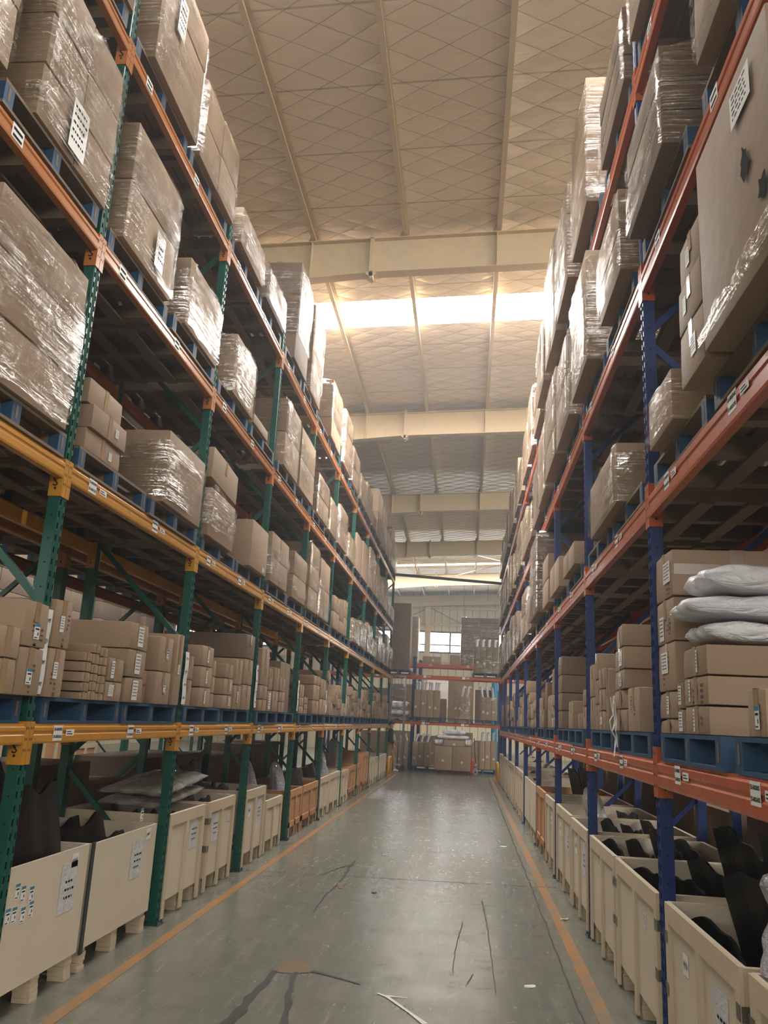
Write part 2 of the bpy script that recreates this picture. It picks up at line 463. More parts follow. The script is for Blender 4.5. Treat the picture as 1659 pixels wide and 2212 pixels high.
# walls
WZ = 11
def wall(name, x0, x1, y0, y1, holes=(), axis='x'):
    """sheet wall with a window band left open between z 5.9 and 7.0 where asked"""
    b = MB()
    for z0, z1 in (((0, 5.85), (7.05, WZ)) if name in ('wall_back', 'wall_front') else ((0, WZ),)): b.box(x0, x1, y0, y1, z0, z1)
    return struct(name, b.mesh(name, ['siding']), 'cream ribbed sheet wall')
wall('wall_back', XW0, XW1, YW1, YW1+.15)
wall('wall_left', XW0-.15, XW0, YW0, YW1)
wall('wall_right', XW1, XW1+.15, YW0, YW1)
wall('wall_front', XW0, XW1, YW0-.15, YW0)
wn = 20
def winband(axis, c, a0, a1, face, pm='window'):
    """panes, posts and rails of one window band"""
    global wn
    n = int((a1-a0)/1.9); w = (a1-a0)/n
    bp, bf = MB(), MB()
    for i in range(n):
        p0, p1 = a0+i*w, a0+(i+1)*w
        if axis == 'x': bp.quad([(p0, c+face*.06, 5.85), (p1, c+face*.06, 5.85), (p1, c+face*.06, 7.05), (p0, c+face*.06, 7.05)])
        else: bp.quad([(c+face*.06, p0, 5.85), (c+face*.06, p1, 5.85), (c+face*.06, p1, 7.05), (c+face*.06, p0, 7.05)])
        for q, hw in ((p0, .05),):
            if axis == 'x': bf.box(q-hw, q+hw, c-.02, c+.05, 5.85, 7.05)
            else: bf.box(c-.02, c+.05, q-hw, q+hw, 5.85, 7.05)
    for z, hh in ((5.83, .05), (6.28, .035), (7.05, .05)):
        if axis == 'x': bf.box(a0, a1, c-.03, c+.055, z-hh, z+hh)
        else: bf.box(c-.03, c+.055, a0, a1, z-hh, z+hh)
    wn += 1; struct('window_%d' % wn, bp.mesh('window_panes', [pm]), 'bright daylit window band in the hall wall')
    o = struct('window_%d_frame' % wn, bf.mesh('window_frame', ['dark_steel']), 'dark window frame')
winband('x', YW1, XW0, XW1, 1)
winband('x', YW0-.1, XW0, XW1, 1, 'window_dim')  # added band, out of view, throws light up at the roof
def clerestory(c, z0, z1, face):  # glowing strip put in only to brighten the roof
    global wn
    bp = MB(); bp.quad([(c, YW0, z0), (c, 28, z0), (c, 28, z1), (c, YW0, z1)])
    wn += 1; struct('window_%d' % wn, bp.mesh('clerestory', ['window_dim']), 'long translucent strip high in the side wall')
clerestory(XW1-.02, 7.7, 9.9, -1)
# end wall columns, girts, bracing
for i, x in enumerate((-9.4, -2.35, 4.7, 11.7)):
    b = MB(); top = roof_z(x)-.9
    b.box(x-.17, x+.17, YW1-.42, YW1-.40, 0, top); b.box(x-.17, x+.17, YW1-.04, YW1-.02, 0, top); b.box(x-.01, x+.01, YW1-.40, YW1-.04, 0, top)
    struct('column_%d' % (i+1), b.mesh('wall_column', ['cream']), 'cream steel column against the far end wall')
for i, z in enumerate((5.3, 7.5, 8.5)):
    b = MB(); b.box(XW0, XW1, YW1-.16, YW1-.01, z-.06, z+.06)
    struct('trim_%d' % (60+i), b.mesh('girt', ['cream']), 'cream steel girt along the end wall')
for i, (xa, za, xb, zb) in enumerate(((-2.3, 8.5, 4.6, 5.2), (-2.4, 8.4, -9.3, 5.2))):
    b = MB(); b.tube([(xa, YW1-.3, za), (xb, YW1-.3, zb)], .018, 6)
    struct('trim_%d' % (65+i), b.mesh('brace_rod', ['dark_steel']), 'thin brace rod on the end wall')
for i, (x, y) in enumerate(((-.2, 44.5), (1.05, 43.0))):
    b = MB(); b.tube([(x, y, roof_z(x)-.1), (x, y, 6.2)], .012, 6)
    struct('trim_%d' % (70+i), b.mesh('hanging_cable', ['dark_steel']), 'thin cable hanging from the roof')

# floor markings
def strip(name, pts, w, mat, z=.002, label=None, jag=0, seed=1, h=.002):
    """flat mark following a polyline; jag roughens both edges"""
    rr = random.Random(seed); b = MB(); prev = None
    fine = []
    for (xa, ya), (xb, yb) in zip(pts, pts[1:]):
        n = max(1, int(math.hypot(xb-xa, yb-ya)/.12)) if jag else 1
        for i in range(n): fine.append((xa+(xb-xa)*i/n, ya+(yb-ya)*i/n))
    fine.append(pts[-1])
    for i, (x, y) in enumerate(fine):
        xa, ya = fine[max(i-1, 0)]; xb, yb = fine[min(i+1, len(fine)-1)]
        l = math.hypot(xb-xa, yb-ya) or 1; nx, ny = -(yb-ya)/l, (xb-xa)/l
        ww = w if not callable(w) else w(i/max(1, len(fine)-1))
        j = rr.uniform(-1, 1)*jag
        a, c = ww/2*(1+rr.uniform(-.5, .5)*(jag > 0)), ww/2*(1+rr.uniform(-.5, .5)*(jag > 0))
        cur = ((x+nx*(a+j), y+ny*(a+j), z), (x-nx*(c-j), y-ny*(c-j), z))
        if prev: b.quad([prev[0], cur[0], cur[1], prev[1]])
        prev = cur
    return struct(name, b.mesh(name, [mat]), label)
strip('trim_80', [(-2.31, -6), (-2.31, 10), (-2.27, 29)], .085, 'floor_line', label='worn orange line painted along the green rack')
strip('trim_81', [(.915, -6), (.92, 30)], .095, 'floor_line', label='worn orange line painted along the blue rack')
strip('trim_82', [(.745, -4), (.77, 5.77), (.79, 10.3), (.80, 15.5), (.845, 30)], .012, 'crack', jag=.008, seed=3, label='long dark crack in the floor')
for i, (p, w) in enumerate((([(-2.5, 9.94), (.78, 10.17), (1.1, 10.2)], .012), ([(-2.5, 12.13), (.78, 12.37), (1.1, 12.4)], .009), ([(-2.5, 23.95), (.9, 24.03)], .014), ([(-2.5, 17.6), (.8, 17.75)], .008))):
    strip('trim_%d' % (83+i), p, w, 'joint', label='straight saw-cut joint across the floor')
# ------------------------------------------------------------------ racks
LV = {'L': {1: 1.630, 2: 3.225, 3: 4.821, 4: 6.431}, 'R': {1: 1.600, 2: 3.222, 3: 4.795, 4: 6.40}}
PY = {'L': [4.713+2.578*(i-1) for i in range(0, 11)][:11], 'R': [5.199+2.822*(i-1) for i in range(0, 10)]}
PY['L'] = PY['L'][:10+1]; 
# the rows end at these posts
PY['L'] = PY['L'][:11][:11]
FX = {'L': -2.526, 'R': 1.133}
DEPTH = 1.03
PH = .152                                     # pallet height

def post_mesh(mat, height, pitch=.075):
    """perforated upright, its slotted face towards local +x at x=0, 90 mm wide in y"""
    b = MB()
    ys = [-.045, -.034, -.020, -.008, .008, .020, .034, .045]
    xs = [-.004, 0, 0, -.009, -.009, 0, 0, -.004]
    n = int(height/pitch)
    for i in range(n):
        z0 = i*pitch; za, zb, z1 = z0+.018, z0+.056, z0+pitch
        for j in range(7):
            slot = j in (1, 5)
            for (p, q) in ((z0, za), (za, zb), (zb, z1)):
                if slot and p == za: continue
                y0, y1 = ys[j], ys[j+1]
                b.quad([(xs[j], y0, p), (xs[j+1], y1, p), (xs[j+1], y1, q), (xs[j], y0, q)])
        if i % 2 == 0:                        # small round bolt holes on the side facing the open end
            zc = z0+.03
            b.quad([(-.036+.007*math.cos(a), -.0457, zc+.007*math.sin(a)) for a in [PI/4*t for t in range(8)]], 1)
    H = n*pitch
    for s in (-1, 1):
        b.quad([(-.004, s*.045, 0), (-.004, s*.045, H), (-.075, s*.045, H), (-.075, s*.045, 0)])
        b.quad([(-.075, s*.045, 0), (-.075, s*.045, H), (-.078, s*.020, H), (-.078, s*.020, 0)])
    b.quad([(-.05, -.043, 0), (-.05, -.043, H), (-.05, .043, H), (-.05, .043, 0)], 1)
    b.quad([(x, y, H) for x, y in ((-.004, -.045), (-.004, .045), (-.075, .045), (-.075, -.045))])
    return b.mesh('slotted_post', [mat, 'hole'])

def simple_post_mesh(mat, height):
    b = MB(); b.box(-.075, 0, -.045, .045, 0, height); return b.mesh('plain_post', [mat])
def foot_mesh():
    b = MB(); b.box(-.10, .03, -.07, .07, 0, .008)
    for y in (-.055, .055): b.tube([(.015, y, .008), (.015, y, .03)], .008, 6)
    return b.mesh('foot_plate', ['dark_steel'])
def brace_mesh(mat, h):
    """zigzag of struts between the two posts of a frame (posts at x 0 and -DEPTH)"""
    b = MB(); z = .25; f = True
    x0, x1 = -.04, -DEPTH+.04
    b.bar((x0, 0, z), (x1, 0, z), .03, .045)
    while z + 1.0 < h:
        a, c = (x0, x1) if f else (x1, x0)
        b.bar((a, 0, z+.04), (c, 0, z+.98), .03, .045)
        z += 1.02; f = not f
    b.bar((x0, 0, h-.15), (x1, 0, h-.15), .03, .045)
    return b.mesh('bracing', [mat])
def beam_mesh(mat, length, h, t=.05):
    """box beam with two pressed ribs along its outer face; outer face at x=0 towards local +x, top at z=0"""
    b = MB()
    pr = [(-t, 0), (-.014, 0), (-.014, -.012), (-.004, -.016), (0, -.022), (0, -h*.36), (-.007, -h*.42), (-.007, -h*.52), (0, -h*.58), (0, -h*.9), (-.004, -h), (-t, -h)]
    b.extrude(pr, 0, length)
    return b.mesh('ribbed_beam', [mat])
def connector_mesh(mat, up, down, sgn):
    """angle bracket hooked round half a post; plate at local x 0.., y from 0 to sgn*0.05"""
    b = MB(); y0, y1 = (0.003, .05) if sgn > 0 else (-.05, -.003)
    b.box(.001, .007, y0, y1, -down, up)
    ys = .048 if sgn > 0 else -.048
    b.box(-.078, .007, min(ys, ys+sgn*.006), max(ys, ys+sgn*.006), -down, up)
    e = .0078
    z = up-.03
    while z > -down+.03:
        for yy in (y0+.012, y1-.016):
            b.quad([(e, yy-.004, z-.014), (e, yy+.004, z-.014), (e, yy+.004, z), (e, yy-.004, z)], 1)
        z -= .062
    yb = ys+sgn*.0066
    zc = -down+.05
    b.quad([(-.036+.009*math.cos(a), yb, zc+.009*math.sin(a)) for a in [PI/4*t for t in range(8)]], 1)
    return b.mesh('hook_plate', [mat, 'hole'])

S_MESH = text_mesh('S', .085, 'ink')
def label_pair(text_a, text_b):
    out = []
    for t in (text_a, text_b):
        out.append(text_mesh(t, .034, 'ink', .0006))
    return out
def build_rack(name, label, xf, nrm, posts, levels, colp, colb, beam_h, up, down, height, tag_near=True, bays_detailed=99, back_beams=True, texts=None):
    """nrm: +1 when the aisle face looks to +x. Everything hangs under one Empty."""
    root = empty(name, (xf, posts[0], 0)); tag(root, label, 'pallet rack')
    oy = posts[0]
    rz = 0 if nrm > 0 else PI
    pm, pp, fm, bm_ = post_mesh(colp, height), simple_post_mesh(colp, height), foot_mesh(), brace_mesh(colp, height)
    for i, y in enumerate(posts):
        p = obj('upright', pm, root, (0, y-oy, 0), (0, 0, rz))
        if nrm < 0: p.scale = (1, -1, 1); 
        obj('foot_plate', fm, p)
        br = obj('bracing', bm_, p)
        q = obj('upright', pp, root, (-nrm*DEPTH, y-oy, 0), (0, 0, rz+PI)); obj('foot_plate', fm, q)
    L = posts[1]-posts[0]-.09
    bcache = {}
    for lv, zt in levels.items():
        cb = colb(lv)
        if cb not in bcache:
            bcache[cb] = (beam_mesh(cb, L, beam_h), connector_mesh(cb, up, down, 1), connector_mesh(cb, up, down, -1))
        bmh, c1, c2 = bcache[cb]
        for i in range(len(posts)-1):
            for back in ((0, 1) if back_beams else (0,)):
                x = nrm*.008 if not back else -nrm*(DEPTH+.008)
                nn = nrm if not back else -nrm
                # local frame: beam runs along +y when nn>0; turned round otherwise
                o = obj('beam', bmh, root, (x, (posts[i]-oy+.045) if nn > 0 else (posts[i+1]-oy-.045), zt), (0, 0, 0 if nn > 0 else PI))
                if not back or i < 6:
                    a = obj('hook_plate', c1, o, (-.008, -.045, 0))
                    d = obj('hook_plate', c2, o, (-.008, L+.045, 0))
                    if not back and i < 5 and nrm > 0:
                        s = obj('maker_mark', S_MESH, d, (-.036, -.0565, -down+.09), (0, 0, 0))
                if not back and i < 9:
                    mids = (.12, .58) if nrm > 0 else (.18, .62)
                    for f in mids:
                        yy = L*f
                        w = .115
                        if i < 4 and lv in (1, 2):
                            q = MB(); q.box(.0005, .0015, yy-w/2, yy+w/2, -.102, -.010)
                            lab = obj('location_label', q.mesh('location_label', ['paper']), o); lab['label'] = 'white location label'
                            if texts:
                                bay = texts['bay'](i); shelf = 'AB' if lv == 1 else 'CD'
                                col = 1 if f < .4 else 2
                                for kk, zz in (('B', -.034), ('A', -.078)):
                                    tx = text_mesh('%s-B%02d%s%02d' % (texts['row'], bay, 'BA'['BA'.index(kk)] if lv == 1 else 'DC'['BA'.index(kk)], bay), .0235, 'ink', .0009)
                                    obj('lettering', tx, lab, (0, yy, zz), (0, 0, PI/2))
                            q = MB(); q.box(.0005, .0015, yy+w/2+.05, yy+w/2+.16, -.075, -.035)
                            q.quad([(.0019, yy+w/2+.06, -.052), (.0019, yy+w/2+.12, -.052), (.0019, yy+w/2+.12, -.046), (.0019, yy+w/2+.06, -.046)], 1)
                            q.quad([(.0019, yy+w/2+.06, -.066), (.0019, yy+w/2+.14, -.066), (.0019, yy+w/2+.14, -.060), (.0019, yy+w/2+.06, -.060)], 1)
                            obj('barcode_label', q.mesh('barcode_label', ['paper', 'ink']), o)
                        else:
                            key = ('lab', yy)
                            if key not in bcache:
                                q = MB(); q.box(.0005, .0015, yy-w/2, yy+w/2, -.10, -.012)
                                for zz in (-.05, -.09): q.quad([(.0019, yy-.045, zz), (.0019, yy+.045, zz), (.0019, yy+.045, zz+.018), (.0019, yy-.045, zz+.018)], 1)
                                bcache[key] = q.mesh('location_label', ['paper', 'ink'])
                            obj('location_label', bcache[key], o)
    return root
build_rack('pallet_rack', 'long pallet rack with green posts and yellow-orange beams along the aisle', FX['L'], 1, PY['L'][:11], LV['L'], 'green',
           lambda lv: 'yellow' if lv <= 2 else 'orange', .115, .012, .23, 6.95, texts=dict(row='E3', bay=lambda i: 2+i))
build_rack('pallet_rack', 'long pallet rack with blue posts and red-orange beams along the aisle', FX['R'], -1, PY['R'][:10], LV['R'], 'blue',
           lambda lv: 'red_orange', .15, .075, .21, 6.95, texts=dict(row='E3', bay=lambda i: 2+i))
# rows standing back to back behind them
XB = {'L': FX['L']-DEPTH-.22-DEPTH, 'R': FX['R']+DEPTH+.22+DEPTH}
build_rack('pallet_rack', 'dim pallet rack with green posts standing back to back behind the green-post rack', XB['L'], -1, PY['L'][:8], {1: 1.63, 2: 3.225, 3: 4.82}, 'green', lambda lv: 'orange', .115, .012, .23, 6.9, back_beams=True)
build_rack('pallet_rack', 'dim pallet rack with blue posts standing back to back behind the blue-post rack', XB['R'], 1, PY['R'][:7], {1: 1.60, 2: 3.22, 3: 4.8}, 'blue', lambda lv: 'red_orange', .15, .075, .21, 6.9, back_beams=True)
# the row across the next aisle, seen through the gaps
build_rack('pallet_rack', 'bright green-post pallet rack across the next aisle, seen through shelf gaps', -8.1, 1, [4.2+2.578*i for i in range(9)], {1: 1.63, 2: 3.225}, 'green', lambda lv: 'red_orange', .115, .012, .23, 6.9, back_beams=False)

# ------------------------------------------------------------------ pallets
def pallet_meshes(w=1.15, d=1.12, blue_edges=True):
    """deck and base boards, then one stringer; w along the aisle, d across it; origin at the base centre"""
    h = PH
    b = MB()
    n = 9
    for i in range(n):
        x0 = -d/2 + i*(d-.09)/(n-1)
        b.box(x0, x0+.09, -w/2, w/2, h-.020, h, 1 if (i in (0, n-1) and blue_edges) else 0)
    for x0 in (-d/2, -.20, .11, d/2-.10): b.box(x0, x0+.10, -w/2, w/2, 0, .018, 1 if (abs(x0) > .3 and blue_edges) else 0)
    deck = b.mesh('deck_boards', ['wood', 'pallet_blue'])
    s = MB()
    if blue_edges: s.box(-d/2, d/2, -.045, .045, .018, h-.020, 1)
    else:
        s.box(-d/2+.07, d/2-.07, -.045, .045, .018, h-.020, 0)
        for xa in (-d/2, d/2-.07): s.box(xa, xa+.07, -.045, .045, .018, h-.020, 1)
    for x in (-d/2-.0015, d/2+.0015): s.quad([(x, -.012, .04), (x, .012, .04), (x, .012, h-.03), (x, -.012, h-.03)], 0)
    st = s.mesh('stringer', ['wood', 'pallet_blue'])
    # one-piece version for the far ones
    f = MB(); f.v = list(b.v); f.f = list(b.f); f.mi = list(b.mi)
    for y in (-w/2+.045, 0, w/2-.045):
        f.box(-d/2+.07, d/2-.07, y-.045, y+.045, .018, h-.020, 1 if blue_edges else 0)
        for xa in (-d/2, d/2-.07): f.box(xa, xa+.07, y-.045, y+.045, .018, h-.020, 1)
    return deck, st, f.mesh('pallet_whole', ['wood', 'pallet_blue']), w
PAL = pallet_meshes()
PAL_PLAIN = pallet_meshes(blue_edges=False)
PAL_SMALL = pallet_meshes(1.02, 1.12)
def pallet(x, y, z, label, group, far=False, kind=PAL):
    if far: o = obj('pallet', kind[2], None, (x, y, z))
    else:
        o = empty('pallet', (x, y, z))
        obj('deck_boards', kind[0], o)
        for yy in (-kind[3]/2+.045, 0, kind[3]/2-.045): obj('stringer', kind[1], o, (0, yy, 0))
    tag(o, label, 'pallet', group); return o
for side in 'LR':
    ps = PY[side]
    nb = 10 if side == 'L' else 9
    xc = FX[side] + (-1 if side == 'L' else 1)*(DEPTH/2) + (0.0)
    for lv, zt in LV[side].items():
        for i in range(nb):
            y0, y1 = ps[i], ps[i+1]
            for k, f in enumerate((.265, .735)):
                off = R.uniform(-.02, .02)
                pallet(xc + (R.uniform(-.06, -.02) if side == 'L' else R.uniform(.02, .06)) , y0+(y1-y0)*f+off, zt+.002,
                       'blue pallet, %s, %s bay of %s, %s of its pair' % (SHELF[lv], ORD[i], RACKNAME[side], ('nearer', 'farther')[k]),
                       'blue pallets on the %s' % RACKNAME[side], far=i > 5, kind=PAL if lv == 1 else PAL_PLAIN)
for side, sg in (('L', -1), ('R', 1)):
    for i in range(6):
        for k, f in enumerate((.265, .735)):
            y0, y1 = PY[side][i], PY[side][i+1]
            for lv in (2,):
                pallet(XB[side]-sg*DEPTH/2, y0+(y1-y0)*f, LV[side][lv]+.002,
                   'dark slatted pallet on rear rack behind %s bay of %s, %s of its pair' % (ORD[i], RACKNAME[side], ('nearer', 'farther')[k]), 'pallets on the rear racks', far=True, kind=PAL_PLAIN)
# ------------------------------------------------------------------ loads
def film_mesh(dx, dy, z0, z1, seed, mat='film', pinch=0.0, tails=False):
    """stretch film wound round a block centred at the origin; uv in metres round the girth"""
    rr = random.Random(seed)
    nu = max(10, int((dx+dy)*2/.11)); nv = max(5, int((z1-z0)/.10))
    hx, hy, rad = dx/2+.008, dy/2+.008, .03
    per = []
    def add(x, y): per.append((x, y))
    nx, ny = max(3, int(dx/.13)), max(3, int(dy/.13))
    for i in range(ny): add(hx, -hy+rad+(2*hy-2*rad)*i/(ny-1))
    for i in range(nx): add(hx-rad-(2*hx-2*rad)*i/(nx-1), hy)
    for i in range(ny): add(-hx, hy-rad-(2*hy-2*rad)*i/(ny-1))
    for i in range(nx): add(-hx+rad+(2*hx-2*rad)*i/(nx-1), -hy)
    n = len(per); vs, fs, uvs = [], [], []
    s = [0]
    for i in range(n):
        a, c = per[i], per[(i+1) % n]; s.append(s[-1]+math.hypot(a[0]-c[0], a[1]-c[1]))
    topj = [rr.uniform(-.06, .03) for _ in range(n)]; botj = [rr.uniform(-.05, .05) for _ in range(n)]
    ph = rr.uniform(0, 6)
    for j in range(nv+1):
        f = j/nv
        for i in range(n+1):
            x, y = per[i % n]
            z = z0+botj[i % n]*(1-f)*.6 + f*(z1-z0) + topj[i % n]*f
            if z1 > 0: z = max(z, .004)
            w = abs(math.sin(9*s[i]+7*z+ph)*math.sin(4*z-3*s[i]+ph*2))*.010 + rr.uniform(0, .005)
            l = math.hypot(x, y)
            k = 1
            if f > .93 and pinch: k = 1-.06
            vs.append((x*k*(1+w/max(l, .1)), y*k*(1+w/max(l, .1)), z))
            uvs.append((s[i], z))
    for j in range(nv):
        for i in range(n):
            a = j*(n+1)+i; fs.append((a, a+1, a+n+2, a+n+1))
    if pinch:                                    # film gathered over the top
        b = len(vs); vs.append((0, 0, z1+.015)); uvs.append((0, z1+.4))
        for i in range(n):
            a = nv*(n+1)+i; fs.append((a, a+1, b))
    me = bpy.data.meshes.new('stretch_film'); me.from_pydata(vs, [], fs)
    ul = me.uv_layers.new(name='UVMap')
    for lp in me.loops: ul.data[lp.index].uv = uvs[lp.vertex_index]
    me.materials.append(M[mat]); me.polygons.foreach_set('use_smooth', [True]*len(me.polygons)); me.update(); return me

def sheet(parent, side, xfront, y, z, w, h, kind, name='paper_sheet', tilt=0):
    """paper stuck to an aisle-side face; coordinates in the parent's space"""
    o = obj(name, paper_mesh(w, h, kind), parent, (xfront, y, z), (0, tilt, face_rot(side)[2]) if not tilt else Euler((0, tilt, face_rot(side)[2])))
    return o
WG = 'stretch-wrapped loads on the %s'
def wrapped(side, lv, y0, y1, z1, label, xf=None, depth=1.0, nz=None, ny=None, film_z=(0, 1), papers=(), mat='card', far=False, pinch=1, gap=True, film_on=True, sg=None, z0=None, group=None, name='wrapped_load', tip=0):
    sg = sg or (1 if side == 'L' else -1)
    zb = (LV[side][lv]+PH+.005) if z0 is None else z0
    xf = xf if xf is not None else (-2.48 if side == 'L' else 1.06)
    H = z1-zb; W = y1-y0
    cx, cy = xf-sg*depth/2, (y0+y1)/2
    root = empty(name, (cx, cy, zb), (0, tip, 0)); tag(root, label, 'wrapped carton load', group or (WG % RACKNAME.get(side, 'far rack')))
    nz = nz or max(1, round(H/.42)); ny = ny or (2 if W > .75 else 1)
    nx = 1 if far else 2
    dx, dy, dz = depth/nx, W/ny, H/nz
    me = box_mesh(dx-.006, dy-.006, dz-.004, mat, int(cy*10))
    for a in range(nz):
        for c in range(ny):
            for d in range(nx):
                obj('carton', me, root, (-depth/2+dx*(d+.5)+sg*R.uniform(-.006, .004), -W/2+dy*(c+.5), a*dz+.001))
    if film_on:
        fm = film_mesh(depth+.012, W+.012, film_z[0]*H, film_z[1]*H+(.012 if film_z[1] == 1 else 0), int(cy*100)+lv*7, 'film', pinch if film_z[1] == 1 else 0)
        obj('stretch_film', fm, root)
    for (fy, fz, w, h, kind) in papers:
        sheet(root, side, sg*(depth/2+(.02 if film_on and film_z[1] > .3 else .003)), -W/2+fy*W, fz*H, w, h, kind)
    return root

def carton(side, y0, y1, z0, z1, label, group, xf=None, depth=.6, mat='card', tape=True, paper=None, prints=0, rot=0, tip=0, sg=None, worn=.005, far=False, ytape=0):
    sg = sg or (1 if side == 'L' else -1)
    xf = xf if xf is not None else (-2.50 if side == 'L' else 1.15)
    W, H = y1-y0-.006, z1-z0-.003
    o = obj('carton', box_mesh(depth, W, H, mat, int(z0*31+y0*17), worn), None, (xf-sg*depth/2, (y0+y1)/2, z0), (tip, 0, rot))
    tag(o, label, 'carton', group)
    if far: return o
    if tape:
        key = ('tape', round(depth, 2), round(W, 2), round(H, 2))
        if key not in _pm:
            b = MB(); w = min(.055, W*.3)/2; e = .0018
            b.box(depth/2, depth/2+e, -w, w, H*.02 if H < .2 else H*.55, H+e)
            b.box(-depth/2, depth/2+e, -w, w, H+.0002, H+e)
            b.box(-depth/2-e, -depth/2, -w, w, H*.5, H+e)
            # the flap seam, a hair-wide dark gap down the taped face
            _pm[key] = b.mesh('packing_tape', ['tape'])
        obj('packing_tape', _pm[key], o, (0, 0, 0), (0, 0, 0 if sg > 0 else PI))
    if ytape:
        b = MB(); e = .0015; xc = -sg*(-depth/2+.36)
        b.box(xc-.04, xc+.04, -W/2-e, -W/2, 0.001, H-.001)
        if ytape > 1: b.box(-depth/2+.01, depth/2-.01, -W/2-e*1.6, -W/2-e*.2, H*.45, H*.68)
        obj('side_tape', b.mesh('side_tape', ['tape_dark']), o)
    if paper:
        kind, fy, fz, w, h = paper
        sheet(o, side, sg*(depth/2+.0022), fy*W, fz*H, min(w, W*.8), min(h, H*.8), kind, 'shipping_label')
    if prints:
        b = MB(); rr = random.Random(int(y0*100+z0*1000)); e = depth/2+.0012
        for i in range(prints):
            yy, zz = rr.uniform(-.3, .25)*W, H*rr.uniform(.15, .8)
            for k in range(rr.randint(2, 4)):
                ww = rr.uniform(.02, .05)*W+.004; hh = rr.uniform(.015, .03)
                z_ = max(zz-k*.028, .006)
                b.quad([(e, yy, z_), (e, yy+ww*2, z_), (e, yy+ww*2, z_+hh*.5), (e, yy, z_+hh*.5)])
        obj('printed_mark', b.mesh('printed_mark', ['brown_ink']), o, (0, 0, 0), (0, 0, 0 if sg > 0 else PI))
    return o

# ---- wrapped loads measured bay by bay: (bay, y0, y1, top, options)
def place_row(side, lv, rows):
    by = {}
    for r in rows: by.setdefault(r[0], []).append(r)
    for bay, rs in sorted(by.items()):
        rs.sort(key=lambda r: r[1])
        for k, r in enumerate(rs):
            _, y0, y1, z1, look = r[:5]; kw = dict(r[5]) if len(r) > 5 else {}
            pos = '' if len(rs) == 1 else (', nearer side' if k == 0 else (', farther side' if k == len(rs)-1 else ', middle'))
            lab = '%s, %s, %s bay of %s%s' % (look, SHELF[lv], ORD[bay], RACKNAME[side], pos)
            wrapped(side, lv, y0, y1, z1, lab, far=bay > 5, **kw)
P4 = lambda *a: dict(papers=[a])
place_row('L', 4, [
    (0, 2.35, 3.35, 7.9, 'tall film-wrapped carton stack'), (0, 3.5, 4.60, 7.7, 'film-wrapped carton stack'),
    (1, 5.0, 6.02, 7.74, 'film-wrapped carton stack with white sheet', dict(nz=3, ny=1, papers=[(.36, .62, .17, .36, 'text')])),
    (1, 6.12, 7.2, 7.40, 'loosely wrapped carton stack', dict(nz=2)),
    (2, 7.5, 8.45, 7.02, 'low film-wrapped carton pack', dict(nz=1, ny=1)), (2, 8.67, 9.62, 7.06, 'low film-wrapped carton pack with dark front', dict(nz=1, ny=1, mat='card_dark')),
    (3, 10.34, 11.22, 8.08, 'very tall dark carton stack in film', dict(nz=3, ny=1, mat='card_dark', film_z=(.25, 1))),
    (3, 11.5, 12.36, 8.05, 'very tall carton stack in shiny film', dict(nz=3, ny=1)),
    (4, 13.55, 14.7, 7.66, 'tall carton stack half wrapped', dict(film_z=(.3, 1))),
    (5, 15.1, 16.15, 7.72, 'tall wrapped carton stack'), (5, 16.3, 17.5, 7.37, 'wrapped carton stack'),
    (6, 17.75, 18.85, 7.2, 'wrapped carton stack'), (6, 18.95, 20.1, 7.35, 'wrapped carton stack with torn film'),
    (7, 20.3, 21.3, 6.95, 'low wrapped carton load'), (7, 21.45, 22.65, 7.9, 'tall carton block half in film', dict(film_z=(0, .5), nz=2, ny=1)),
    (8, 22.9, 24.0, 7.82, 'tall film-wrapped stack'), (8, 24.15, 25.25, 7.4, 'wrapped carton stack'),
    (9, 25.6, 26.6, 7.83, 'dark wrapped stack', dict(mat='card_dark')), (9, 26.75, 27.8, 7.6, 'pale film-wrapped stack')])
place_row('L', 3, [
    (0, 2.35, 3.40, 6.15, 'film-wrapped carton stack'), (0, 3.70, 4.62, 6.03, 'tall film-wrapped stack with white notice', dict(nz=3, papers=[(.45, .20, .20, .34, 'text')])),
    (1, 4.92, 5.86, 5.94, 'film-wrapped carton stack with grey sheet', dict(nz=2, ny=1, papers=[(.62, .24, .17, .30, 'pouch')])),
    (1, 6.22, 7.15, 5.62, 'shiny film-wrapped carton load', dict(nz=2, ny=1)),
    (2, 7.72, 8.55, 5.64, 'carton with bulging film', dict(nz=1, ny=1)), (2, 8.62, 9.3, 5.10, 'low flat open carton', dict(nz=1, ny=1, film_on=False, depth=.8)),
    (3, 10.2, 11.12, 5.93, 'carton stack in creased film', dict(nz=2, ny=1)), (3, 11.25, 12.36, 5.9, 'carton stack with film round its middle', dict(nz=2, ny=1, film_z=(.1, .8))),
    (4, 12.74, 13.85, 5.67, 'carton stack with skewed film', dict(nz=2)), (4, 13.98, 14.92, 5.6, 'wrapped carton stack'),
    (5, 15.12, 16.2, 5.77, 'tall narrow film-wrapped load', dict(ny=1)), (5, 16.4, 17.5, 5.5, 'wrapped carton load'),
    (6, 17.72, 18.75, 5.8, 'bare carton load', dict(film_on=False, nz=1, ny=1)), (6, 18.85, 20.05, 5.86, 'bare tall carton load', dict(film_on=False, nz=1, ny=1)),
    (7, 20.3, 21.4, 6.02, 'tall film-wrapped load'), (7, 21.5, 22.65, 5.9, 'printed carton load in film', dict(film_z=(0, .6))),
    (8, 22.9, 24.0, 5.75, 'wrapped carton stack'), (8, 24.1, 25.2, 5.9, 'wrapped carton stack'),
    (9, 25.5, 26.5, 5.35, 'low wrapped load'), (9, 26.6, 27.7, 5.4, 'low wrapped pale load')])
